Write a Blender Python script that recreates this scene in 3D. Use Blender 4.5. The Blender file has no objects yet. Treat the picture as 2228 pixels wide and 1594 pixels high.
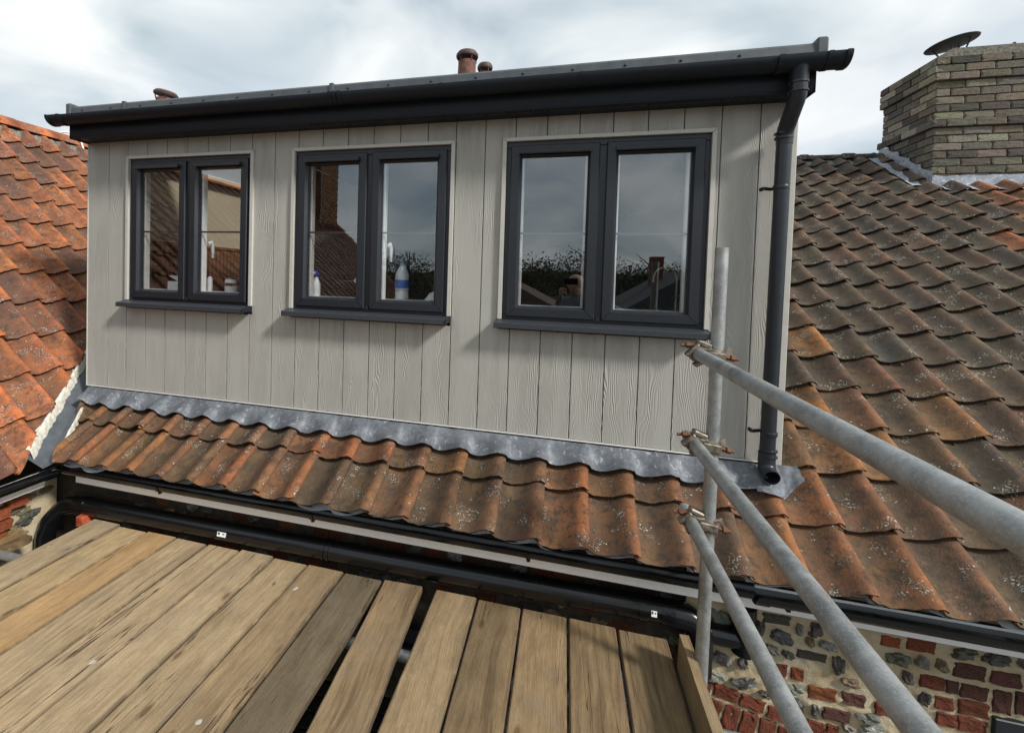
import bpy, bmesh, math, random
from mathutils import Vector, Matrix, noise as mnoise

RND = random.Random(11)
sc = bpy.context.scene
COL = sc.collection

# ------------------------------------------------------------------ camera
CAM = Vector((3.3131, -2.7447, 0.9103))
YAW, PIT, ROL, FPX, PX, PY = -0.25677, -0.027506, 0.029519, 1000.07, 969.6, 630.14
fw = Vector((math.sin(YAW) * math.cos(PIT), math.cos(YAW) * math.cos(PIT), math.sin(PIT)))
r0 = Vector((math.cos(YAW), -math.sin(YAW), 0)); u0 = r0.cross(fw)
rr = math.cos(ROL) * r0 + math.sin(ROL) * u0
uu = -math.sin(ROL) * r0 + math.cos(ROL) * u0
cd = bpy.data.cameras.new('camera'); cam = bpy.data.objects.new('camera', cd); COL.objects.link(cam)
cam.matrix_world = Matrix(((rr.x, uu.x, -fw.x, CAM.x), (rr.y, uu.y, -fw.y, CAM.y), (rr.z, uu.z, -fw.z, CAM.z), (0, 0, 0, 1)))
cd.sensor_width = 36.0; cd.sensor_fit = 'HORIZONTAL'
cd.lens = FPX / 2228 * 36
cd.shift_x = (1114 - PX) / 2228
cd.shift_y = (PY - 797) / 2228
cd.clip_start = 0.02; cd.clip_end = 2000
sc.camera = cam
def project(p):
    d = Vector(p) - CAM; z = d.dot(fw)
    if z < 0.05: return None
    return PX + FPX * d.dot(rr) / z, PY - FPX * d.dot(uu) / z, z

# ------------------------------------------------------------------ sky, sun, exposure
SUN = Vector((1.0, -0.42, 0.84)).normalized()
wd = bpy.data.worlds.new('World'); sc.world = wd; wd.use_nodes = True
wn = wd.node_tree; wn.nodes.clear()
def W(t, **k):
    n = wn.nodes.new(t)
    for a, b in k.items(): setattr(n, a, b)
    return n
wo = W('ShaderNodeOutputWorld'); b1 = W('ShaderNodeBackground'); b2 = W('ShaderNodeBackground'); mx = W('ShaderNodeMixShader')
sky = W('ShaderNodeTexSky', sky_type='NISHITA'); sky.sun_disc = False
sky.sun_elevation = math.asin(SUN.z); sky.sun_rotation = math.atan2(SUN.x, SUN.y)
b1.inputs[1].default_value = 0.13
tc = W('ShaderNodeTexCoord'); sx = W('ShaderNodeSeparateXYZ'); wn.links.new(tc.outputs['Generated'], sx.inputs[0])
az = W('ShaderNodeMath', operation='ABSOLUTE'); wn.links.new(sx.outputs[2], az.inputs[0])
ad = W('ShaderNodeMath', operation='ADD'); ad.inputs[1].default_value = 0.35; wn.links.new(az.outputs[0], ad.inputs[0])
dx = W('ShaderNodeMath', operation='DIVIDE'); wn.links.new(sx.outputs[0], dx.inputs[0]); wn.links.new(ad.outputs[0], dx.inputs[1])
dy = W('ShaderNodeMath', operation='DIVIDE'); wn.links.new(sx.outputs[1], dy.inputs[0]); wn.links.new(ad.outputs[0], dy.inputs[1])
cx = W('ShaderNodeCombineXYZ'); wn.links.new(dx.outputs[0], cx.inputs[0]); wn.links.new(dy.outputs[0], cx.inputs[1])
n1 = W('ShaderNodeTexNoise'); n1.inputs['Scale'].default_value = 2.3; n1.inputs['Detail'].default_value = 4; n1.inputs['Roughness'].default_value = .45; n1.inputs['Distortion'].default_value = .6
wn.links.new(cx.outputs[0], n1.inputs['Vector'])
n2 = W('ShaderNodeTexNoise'); n2.inputs['Scale'].default_value = 1.1; n2.inputs['Detail'].default_value = 5; n2.inputs['Roughness'].default_value = .5
wn.links.new(cx.outputs[0], n2.inputs['Vector'])
cr = W('ShaderNodeValToRGB'); wn.links.new(n1.outputs['Fac'], cr.inputs[0])
e = cr.color_ramp.elements; e[0].position = .34; e[0].color = (.455, .545, .60, 1); e[1].position = .64; e[1].color = (.90, .92, .92, 1)
m_ = cr.color_ramp.elements.new(.5); m_.color = (.69, .75, .78, 1)
fr = W('ShaderNodeMapRange'); wn.links.new(n2.outputs['Fac'], fr.inputs[0])
fr.inputs[1].default_value = .33; fr.inputs[2].default_value = .55; fr.inputs[3].default_value = .66; fr.inputs[4].default_value = 1.0
wn.links.new(sky.outputs[0], b1.inputs[0]); wn.links.new(cr.outputs[0], b2.inputs[0]); b2.inputs[1].default_value = 1.14
wn.links.new(fr.outputs[0], mx.inputs[0]); wn.links.new(b1.outputs[0], mx.inputs[1]); wn.links.new(b2.outputs[0], mx.inputs[2]); wn.links.new(mx.outputs[0], wo.inputs[0])

sl = bpy.data.lights.new('sun', 'SUN'); sl.energy = 4.1; sl.angle = math.radians(8.0); sl.color = (1, .965, .91)
so = bpy.data.objects.new('sun', sl); COL.objects.link(so); so.rotation_euler = SUN.to_track_quat('Z', 'Y').to_euler(); so.location = (20, -5, 16)
sc.view_settings.view_transform = 'Standard'; sc.view_settings.look = 'None'
sc.view_settings.exposure = 0.0; sc.view_settings.gamma = 1.0; sc.view_settings.use_curve_mapping = False
sc.render.engine = 'CYCLES'
sc.cycles.max_bounces = 8; sc.cycles.transparent_max_bounces = 12

# ------------------------------------------------------------------ helpers: materials
class NT:
    def __init__(s, name):
        s.m = bpy.data.materials.new(name); s.m.use_nodes = True; s.t = s.m.node_tree
        s.t.nodes.clear(); s.out = s.t.nodes.new('ShaderNodeOutputMaterial')
    def put(s, sock, v):
        if isinstance(v, bpy.types.NodeSocket): s.t.links.new(v, sock)
        elif v is not None:
            if hasattr(sock.default_value, '__len__') and not hasattr(v, '__len__'): v = (v,) * len(sock.default_value)
            if hasattr(v, '__len__') and len(v) == 3 and len(sock.default_value) == 4: v = (*v, 1)
            sock.default_value = v
    def nd(s, t, props=None, **ins):
        n = s.t.nodes.new('ShaderNode' + t)
        for k, v in (props or {}).items(): setattr(n, k, v)
        for k, v in ins.items(): s.put(n.inputs[k.replace('_', ' ')], v)
        return n
    def math(s, op, a, b=None, c=None, clamp=False):
        n = s.t.nodes.new('ShaderNodeMath'); n.operation = op; n.use_clamp = clamp
        s.put(n.inputs[0], a)
        if b is not None: s.put(n.inputs[1], b)
        if c is not None: s.put(n.inputs[2], c)
        return n.outputs[0]
    def mix(s, f, a, b, blend='MIX'):
        n = s.t.nodes.new('ShaderNodeMix'); n.data_type = 'RGBA'; n.blend_type = blend
        s.put(n.inputs[0], f); s.put(n.inputs[6], a); s.put(n.inputs[7], b); return n.outputs[2]
    def rng(s, v, a, b, c=0., d=1.):
        n = s.t.nodes.new('ShaderNodeMapRange'); s.put(n.inputs[0], v)
        for i, q in enumerate((a, b, c, d)): n.inputs[i + 1].default_value = q
        return n.outputs[0]
    def ramp(s, f, stops):
        n = s.t.nodes.new('ShaderNodeValToRGB'); s.put(n.inputs[0], f); el = n.color_ramp.elements
        while len(el) < len(stops): el.new(.5)
        for e, (p, c) in zip(el, stops): e.position = p; e.color = (*c, 1)
        return n.outputs[0]
    def coords(s, scale=(1, 1, 1), rand=True, kind='Object'):
        c = s.nd('TexCoord').outputs[kind]
        if rand:
            oi = s.nd('ObjectInfo'); v = s.nd('VectorMath', {'operation': 'SCALE'}); s.put(v.inputs[0], (37.1, 19.7, 53.3)); s.put(v.inputs['Scale'], oi.outputs['Random'])
            a = s.nd('VectorMath', {'operation': 'ADD'}); s.put(a.inputs[0], c); s.put(a.inputs[1], v.outputs[0]); c = a.outputs[0]
        if scale != (1, 1, 1):
            m = s.nd('VectorMath', {'operation': 'MULTIPLY'}); s.put(m.inputs[0], c); s.put(m.inputs[1], scale); c = m.outputs[0]
        return c
    def noise(s, v, scale, detail=4, rough=.55, dist=0, out='Fac'):
        return s.nd('TexNoise', Vector=v, Scale=scale, Detail=detail, Roughness=rough, Distortion=dist).outputs[out]
    def voro(s, v, scale, rnd=1.0, out='Distance'):
        return s.nd('TexVoronoi', Vector=v, Scale=scale, Randomness=rnd).outputs[out]
    def bump(s, h, strength=.3, dist=.01, n=None):
        b = s.nd('Bump', Height=h, Strength=strength, Distance=dist)
        if n is not None: s.put(b.inputs['Normal'], n)
        return b.outputs[0]
    def bsdf(s, col, rough=.6, metal=0., normal=None, spec=.5):
        b = s.nd('BsdfPrincipled'); s.put(b.inputs['Base Color'], col); s.put(b.inputs['Roughness'], rough); s.put(b.inputs['Metallic'], metal)
        s.put(b.inputs['Specular IOR Level'], spec)
        if normal is not None: s.put(b.inputs['Normal'], normal)
        s.t.links.new(b.outputs[0], s.out.inputs[0]); return s.m
    def objcol(s): return s.nd('ObjectInfo').outputs['Color']

def m_plain(name, col, rough=.5, metal=0., var=.12, nscale=30, bump=.05, spec=.5):
    t = NT(name); v = t.coords(); n = t.noise(v, nscale, 5)
    c = t.mix(t.rng(n, .3, .7), tuple(q * (1 - var) for q in col), tuple(min(1, q * (1 + var)) for q in col))
    return t.bsdf(c, t.rng(n, .3, .7, rough * .85, min(1, rough * 1.15)), metal, t.bump(n, bump, .004), spec)

def m_tile(name, stuff=False, crestcol=(.31, .122, .058), lich=.5, stuffcol=(.2, .08, .045), dirt=(.075, .058, .042)):
    t = NT(name); v = t.coords(rand=not stuff); ob = t.nd('TexCoord').outputs['Object']
    n1 = t.noise(v, 9, 5, .6); n2 = t.noise(v, 34, 6, .7); n3 = t.noise(v, 160, 3, .6)
    if stuff:
        cell = t.noise(v, 4, 0); base = t.mix(t.rng(cell, .35, .65), stuffcol, tuple(q * .55 for q in stuffcol))
    else: base = t.objcol()
    base = t.mix(t.rng(n2, .3, .75), base, t.mix(.75, base, (1.5, 1.45, 1.4), 'MULTIPLY'))
    # the rolls are rain-washed, the troughs hold grime
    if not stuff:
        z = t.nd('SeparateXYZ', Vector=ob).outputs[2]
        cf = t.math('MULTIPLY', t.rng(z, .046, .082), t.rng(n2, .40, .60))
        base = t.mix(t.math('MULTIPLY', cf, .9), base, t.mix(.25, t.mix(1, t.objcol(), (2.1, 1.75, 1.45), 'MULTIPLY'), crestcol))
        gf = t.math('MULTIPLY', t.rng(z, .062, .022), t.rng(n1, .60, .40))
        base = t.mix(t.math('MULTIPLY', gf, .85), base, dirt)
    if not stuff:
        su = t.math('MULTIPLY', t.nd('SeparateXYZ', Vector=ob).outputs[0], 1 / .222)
        band = t.math('MULTIPLY', t.math('MULTIPLY', t.rng(su, .42, .62), t.rng(su, .90, .80)), t.rng(n2, .36, .58)); base = t.mix(t.math('MULTIPLY', band, .6), base, tuple(q * .75 for q in dirt))  # dirt band that also paints the shade left of each roll
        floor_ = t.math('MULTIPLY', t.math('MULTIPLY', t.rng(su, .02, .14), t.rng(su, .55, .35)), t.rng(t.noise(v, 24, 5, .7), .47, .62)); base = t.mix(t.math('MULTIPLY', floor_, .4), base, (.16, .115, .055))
    wp = t.noise(t.nd('NewGeometry').outputs['Position'], 5.5, 5, .65); base = t.mix(t.rng(wp, .5, .68, 0, .6), base, t.mix(1, base, (1.6, 1.52, 1.2), 'MULTIPLY')); base = t.mix(t.rng(wp, .5, .34, 0, .6), base, t.mix(1, base, (.5, .52, .54), 'MULTIPLY'))
    d2 = t.rng(n1, .52, .68); base = t.mix(t.math('MULTIPLY', d2, .7), base, dirt)
    base = t.mix(t.rng(n3, .35, .7, 0, .45), base, t.mix(1, base, (.55, .52, .5), 'MULTIPLY'))
    # orange-yellow and pale grey lichen, dark algae
    ym = t.math('MULTIPLY', t.rng(t.noise(v, 15, 4, .6), .58, .70), t.rng(n2, .45, .6)); base = t.mix(t.math('MULTIPLY', ym, .55 * min(1, lich * 1.5)), base, (.22, .155, .05))
    am = t.math('MULTIPLY', t.rng(t.noise(v, 17, 7, .75), .49, .60), t.rng(t.noise(t.nd('NewGeometry').outputs['Position'], 1.9, 3, .6), .36, .58, .35, 1)); base = t.mix(t.math('MULTIPLY', am, .8), base, tuple(q * .6 for q in dirt))
    pm = t.noise(v, 8.5, 2, .6)
    crust = t.math('MULTIPLY', t.rng(t.noise(v, 120, 4, .75, .6), .56, .60), t.rng(pm, .60 - .06 * lich, .68 - .06 * lich))
    vd = t.voro(t.mix(.02, v, t.nd('TexNoise', Vector=v, Scale=60).outputs['Color'], 'ADD'), 34)
    dots = t.math('MULTIPLY', t.math('MULTIPLY', t.rng(vd, .17, .10), t.rng(pm, .54 - .06 * lich, .60 - .06 * lich)), t.rng(n3, .36, .46))
    lm = t.math('MAXIMUM', crust, dots)
    base = t.mix(t.math('MULTIPLY', lm, .85), base, (.50, .48, .41))
    h = t.math('ADD', t.math('MULTIPLY', n2, .8), t.math('MULTIPLY', n3, .6))
    return t.bsdf(base, t.rng(n2, .3, .7, .72, .92), 0, t.bump(h, .6, .008), .25)

def m_clad():
    t = NT('cladding'); v = t.coords()
    sep = t.nd('SeparateXYZ', Vector=v)
    low = t.noise(t.coords((1, 1, .22)), 7.5, 2, .5)
    knot = t.noise(t.coords((1, 1, .35)), 15, 1, .5)
    a = t.math('ADD', sep.outputs[0], t.math('ADD', t.math('MULTIPLY', low, .135), t.math('MULTIPLY', knot, .020)))
    w = t.math('SINE', t.math('MULTIPLY', a, 820))
    fine = t.noise(t.coords((260, 260, 7)), 1, 3, .6)
    patch = t.rng(t.noise(t.coords((9, 9, 1.4)), 1, 2), .36, .58)
    h = t.math('ADD', t.math('MULTIPLY', t.math('MULTIPLY', w, patch), .5), t.math('MULTIPLY', fine, .5))
    n = t.noise(v, 3, 3)
    c = t.mix(t.rng(n, .3, .7), (.385, .377, .343), (.42, .412, .376))
    c = t.mix(t.math('MULTIPLY', t.rng(h, .05, -.45), .2), c, (.2, .19, .165))
    return t.bsdf(c, .62, 0, t.bump(h, .6, .0035), .35)

def m_wood(name, c0, c1, rough=.78):
    t = NT(name); v = t.coords(); oi = t.nd('ObjectInfo')
    sx_ = t.nd('SeparateXYZ', Vector=v); wob = t.noise(t.coords((3, .9, 3)), 1, 2)
    gx = t.math('ADD', sx_.outputs[0], t.math('MULTIPLY', wob, .16))
    cb = t.nd('CombineXYZ'); t.put(cb.inputs[0], t.math('MULTIPLY', gx, 46)); t.put(cb.inputs[1], t.math('MULTIPLY', sx_.outputs[1], 2.6)); t.put(cb.inputs[2], sx_.outputs[2])
    g1 = t.noise(cb.outputs[0], 1, 5, .62)
    cb2 = t.nd('CombineXYZ'); t.put(cb2.inputs[0], t.math('MULTIPLY', gx, 230)); t.put(cb2.inputs[1], t.math('MULTIPLY', sx_.outputs[1], 14)); t.put(cb2.inputs[2], sx_.outputs[2])
    g2 = t.noise(cb2.outputs[0], 1, 3, .6)
    blot = t.noise(v, 4.2, 6, .65); fuzz = t.noise(v, 75, 5, .7)
    c = t.mix(t.rng(g1, .30, .70), c0, c1)
    c = t.mix(t.rng(blot, .3, .7, 0, .7), c, t.mix(.6, c, (1.3, 1.28, 1.22), 'MULTIPLY'))
    c = t.mix(t.rng(g2, .45, .62, 0, .22), c, t.mix(1, c, (.62, .58, .52), 'MULTIPLY'))
    c = t.mix(t.rng(fuzz, .45, .7, 0, .28), c, t.mix(1, c, (.7, .67, .62), 'MULTIPLY'))
    c = t.mix(1.0, c, oi.outputs['Color'], 'MULTIPLY')
    ed = t.math('MULTIPLY', t.rng(t.math('ABSOLUTE', t.nd('SeparateXYZ', Vector=t.nd('TexCoord').outputs['Object']).outputs[0]), .097, .109), t.rng(t.noise(v, 14, 4, .6), .25, .5)); c = t.mix(t.math('MULTIPLY', ed, .8), c, (.085, .062, .038))
    gr = t.noise(t.coords((16, 7, 16)), 1, 8, .72); c = t.mix(t.rng(gr, .44, .66, 0, .5), c, t.mix(1, c, (.55, .52, .49), 'MULTIPLY'))
    c = t.mix(t.rng(t.noise(t.coords((7, 3, 7)), 1, 6, .7), .52, .7, 0, .45), c, t.mix(1, c, (1.35, 1.36, 1.38), 'MULTIPLY'))
    # grey weathering patches, knots, long drying cracks
    c = t.mix(t.math('MULTIPLY', t.rng(t.noise(v, 6.5, 7, .7), .50, .70), .35), c, (.19, .165, .13))
    c = t.mix(t.math('MULTIPLY', t.rng(t.noise(t.coords((26, 2.2, 26)), 1, 5, .7), .60, .74), .35), c, (.15, .115, .075))
    kd = t.voro(t.coords((6.0, 2.4, 6.0)), 1); kn = t.rng(kd, .10, .05)
    c = t.mix(t.math('MULTIPLY', kn, .75), c, (.10, .055, .025))
    ring = t.math('MULTIPLY', t.rng(kd, .2, .06), t.rng(t.math('SINE', t.math('MULTIPLY', kd, 150)), .1, 1)); c = t.mix(t.math('MULTIPLY', ring, .35), c, (.14, .085, .04))
    ck = t.math('MULTIPLY', t.rng(t.math('ABSOLUTE', t.math('SUBTRACT', t.noise(t.coords((11, .45, 11)), 1, 4, .5), .5)), .0055, .0015), t.rng(t.noise(t.coords((2.2, .9, 2.2)), 1, 2), .48, .55))
    worn = t.math('MULTIPLY', oi.outputs['Alpha'], t.math('MULTIPLY', t.rng(g1, .52, .36), t.rng(t.noise(t.coords((3, .8, 3)), 1, 2), .40, .60))); c = t.mix(t.math('MULTIPLY', worn, .8), c, (.10, .065, .035))
    c = t.mix(t.math('MULTIPLY', ck, .85), c, (.035, .022, .012))
    # pale splashes of mortar and paint
    vd = t.voro(t.mix(.03, v, t.nd('TexNoise', Vector=v, Scale=30).outputs['Color'], 'ADD'), 4.2)
    sp = t.math('MULTIPLY', t.rng(vd, .055, .035), t.rng(t.noise(v, 1.7, 1), .52, .56)); c = t.mix(t.math('MULTIPLY', sp, .75), c, (.6, .57, .5))
    h = t.math('SUBTRACT', t.math('ADD', g1, t.math('MULTIPLY', g2, .6)), t.math('MULTIPLY', ck, 2.0))
    return t.bsdf(c, rough, 0, t.bump(t.math('ADD', h, t.math('MULTIPLY', fuzz, .4)), .6, .006), .25)

def m_galv():
    t = NT('galvanised_steel'); v = t.coords()
    n = t.noise(v, 13, 7, .75); s = t.noise(v, 190, 4, .75); sw = t.noise(v, 5, 4, .7)
    c = t.mix(t.rng(n, .36, .64), (.25, .26, .258), (.42, .435, .43)); c = t.mix(t.rng(s, .5, .72, 0, .7), c, (.58, .59, .59))
    c = t.mix(t.math('MULTIPLY', t.rng(sw, .56, .68), .6), c, (.15, .15, .145))
    c = t.mix(t.math('MULTIPLY', t.rng(t.noise(v, 55, 4, .7), .66, .74), .7), c, (.19, .11, .06))
    return t.bsdf(c, t.rng(n, .3, .7, .42, .62), .65, t.bump(s, .12, .002))

def m_lead(name='lead', k=1.0):
    t = NT(name); v = t.coords(); n = t.noise(v, 12, 6, .65); f = t.noise(v, 45, 5, .7); p = t.noise(v, 26, 3, .6, 1.2)
    c = t.mix(t.rng(n, .32, .68), (.085, .094, .11), (.20, .215, .24)); c = t.mix(t.rng(p, .58, .72, 0, .6), c, (.55, .57, .6))
    c = t.mix(t.rng(f, .45, .7, 0, .5), c, (.09, .10, .115)); c = t.mix(1, c, (k, k, k), 'MULTIPLY')
    return t.bsdf(c, t.rng(f, .3, .7, .48, .68), .2, t.bump(t.math('ADD', n, t.math('MULTIPLY', f, .3)), .6, .01))

def m_brick(name='brick_face'):
    t = NT(name); v = t.coords(); n = t.noise(v, 30, 6, .7); b = t.noise(v, 9, 3)
    c = t.objcol(); c = t.mix(t.rng(n, .3, .72), t.mix(1, c, (.55, .52, .5), 'MULTIPLY'), t.mix(1, c, (1.3, 1.28, 1.25), 'MULTIPLY'))
    c = t.mix(t.math('MULTIPLY', t.rng(b, .50, .64), .7), c, t.mix(1, c, (.30, .31, .33), 'MULTIPLY'))
    c = t.mix(t.math('MULTIPLY', t.rng(t.noise(v, 70, 4, .7), .64, .72), .7), c, (.5, .47, .4))
    return t.bsdf(c, .88, 0, t.bump(n, .7, .008), .25)

def m_flint():
    t = NT('flint_face'); v = t.coords(); n = t.noise(v, 22, 5, .65, .8); s = t.noise(v, 60, 4)
    c = t.objcol(); c = t.mix(t.rng(n, .38, .6), t.mix(1, c, (.35, .35, .38), 'MULTIPLY'), t.mix(1, c, (1.4, 1.4, 1.38), 'MULTIPLY'))
    c = t.mix(t.math('MULTIPLY', t.rng(n, .63, .70), .8), c, (.55, .54, .5)); c = t.mix(t.rng(s, .55, .7, 0, .5), c, (.04, .042, .05))
    return t.bsdf(c, t.rng(n, .4, .6, .3, .6), 0, t.bump(s, .4, .004))

def m_mortar():
    t = NT('mortar'); v = t.coords(rand=False); n = t.noise(v, 5, 4); g = t.noise(v, 120, 5, .7); k = t.noise(v, 32, 5, .65)
    c = t.mix(t.rng(n, .35, .65), (.42, .325, .19), (.56, .485, .345)); c = t.mix(t.rng(g, .5, .72, 0, .5), c, (.24, .18, .11)); c = t.mix(t.rng(k, .58, .72, 0, .5), c, (.58, .54, .45))
    return t.bsdf(c, .95, 0, t.bump(t.math('ADD', g, k), .6, .01), .2)

def m_glass(name='window_glass', f0=.075):
    t = NT(name); fr_ = t.math('ADD', t.math('MULTIPLY', t.math('POWER', t.nd('LayerWeight', Blend=.5).outputs['Facing'], 5), .95), .04)
    f = t.math('ADD', t.math('MULTIPLY', fr_, 1.0), f0, clamp=True)
    g = t.nd('BsdfGlossy', Color=(.93, .97, 1.0), Roughness=.0); tr = t.nd('BsdfTransparent', Color=(.97, .98, .98))
    n = t.noise(t.coords(), 2.2, 2); t.put(g.inputs['Normal'], t.bump(n, .02, .02))
    m = t.nd('MixShader'); t.put(m.inputs[0], f); t.put(m.inputs[1], tr.outputs[0]); t.put(m.inputs[2], g.outputs[0])
    t.t.links.new(m.outputs[0], t.out.inputs[0]); return t.m

def m_leaf(name, a, b):
    t = NT(name); n = t.noise(t.coords(rand=False), 1.1, 3); c = t.mix(t.rng(n, .35, .65), a, b)
    return t.bsdf(c, .8, 0, None, .2)

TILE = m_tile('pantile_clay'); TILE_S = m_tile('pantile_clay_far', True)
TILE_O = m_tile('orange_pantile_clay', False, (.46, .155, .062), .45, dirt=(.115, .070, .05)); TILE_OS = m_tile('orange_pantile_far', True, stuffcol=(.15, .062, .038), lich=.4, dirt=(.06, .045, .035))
RIDGE = m_tile('ridge_clay', True, stuffcol=(.075, .066, .058)); RIDGE_O = m_tile('orange_ridge_clay', True, stuffcol=(.46, .155, .068), lich=.1, dirt=(.24, .1, .06))
CLAD = m_clad(); TRIM = m_plain('cladding_trim', (.50, .485, .44), .5, 0, .05); TRIMW = m_plain('pale_aluminium_trim', (.62, .61, .58), .4, .2, .05)
ANTH = m_plain('anthracite_upvc', (.0145, .0175, .023), .4, 0, .08, 60, .03); GUT = m_plain('dark_gutter_upvc', (.011, .0155, .0225), .5, 0, .1, 40, .03, .3)
EDGE = m_plain('grey_roof_edge', (.068, .077, .086), .5, 0, .2, 14, .05); BLACK = m_plain('black_upvc', (.0045, .005, .0058), .22, 0, .1, 12, .0)
SLATE = m_plain('sill_grey', (.036, .041, .049), .42, 0, .08, 50, .03); WHITE = m_plain('white_upvc', (.88, .88, .87), .4, 0, .03, 20)
LEAD = m_lead(); LEADB = m_lead('bright_lead', 2.2); GALV = m_galv(); BRICK = m_brick(); FLINT = m_flint(); MORTAR = m_mortar(); GLASS = m_glass()
WOOD = m_wood('scaffold_timber', (.315, .232, .140), (.415, .318, .202))
RUST = m_plain('rusty_bolt', (.16, .075, .04), .75, .4, .5, 60, .3); FORGED = m_plain('forged_coupler', (.20, .17, .135), .5, .6, .6, 45, .3)
WMORT = m_plain('white_mortar', (.62, .60, .52), .95, 0, .28, 35, .5); GMORT = m_plain('grey_lichen_mortar', (.16, .15, .12), .95, 0, .7, 40, .6)
FELT = m_plain('eaves_felt', (.50, .51, .51), .55, 0, .25, 18, .2); UNDER = m_plain('roof_underlay', (.03, .028, .026), .9)
CREAM = m_plain('cream_plaster', (.36, .30, .21), .8, 0, .05, 4, .02); BROWN = m_plain('brown_slats', (.13, .055, .025), .6, 0, .2, 20, .1); DARKW = m_plain('dark_interior', (.04, .036, .032), .7)
STEEL = m_plain('brushed_brass', (.55, .47, .32), .3, .9); TERRA = m_plain('terracotta_pot', (.15, .066, .043), .8, 0, .6, 14, .3); COWL = m_plain('dark_cowl', (.03, .034, .036), .6)
CHMORT = m_plain('sooty_mortar', (.075, .07, .06), .95, 0, .4, 25, .5); PAVE = m_plain('paving', (.12, .115, .105), .9, 0, .3, 6, .3)
BLUE = m_plain('blue_plastic', (.02, .045, .22), .4); PLAST = m_plain('white_plastic', (.85, .85, .85), .4); SKIN = m_plain('skin', (.45, .27, .19), .6); CLOTH = m_plain('grey_jumper', (.16, .17, .18), .9); DENIM = m_plain('dark_trousers', (.03, .035, .05), .9)

# ------------------------------------------------------------------ helpers: meshes and objects
WLOC = {}
def reg(o, loc): WLOC[o.name] = Vector(loc)
def tag(o, label=None, cat=None, group=None, kind=None):
    if label: o['label'] = label
    if cat: o['category'] = cat
    if group: o['group'] = group
    if kind: o['kind'] = kind
    return o
def thing(name, label, cat, loc, group=None):
    o = bpy.data.objects.new(name, None); o.empty_display_size = .1; COL.objects.link(o); o.location = loc; reg(o, loc)
    return tag(o, label, cat, group)
def sub(name, parent, loc):
    o = bpy.data.objects.new(name, None); o.empty_display_size = .05; COL.objects.link(o); o.parent = parent
    o.location = Vector(loc) - WLOC[parent.name]; reg(o, loc); return o

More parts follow.
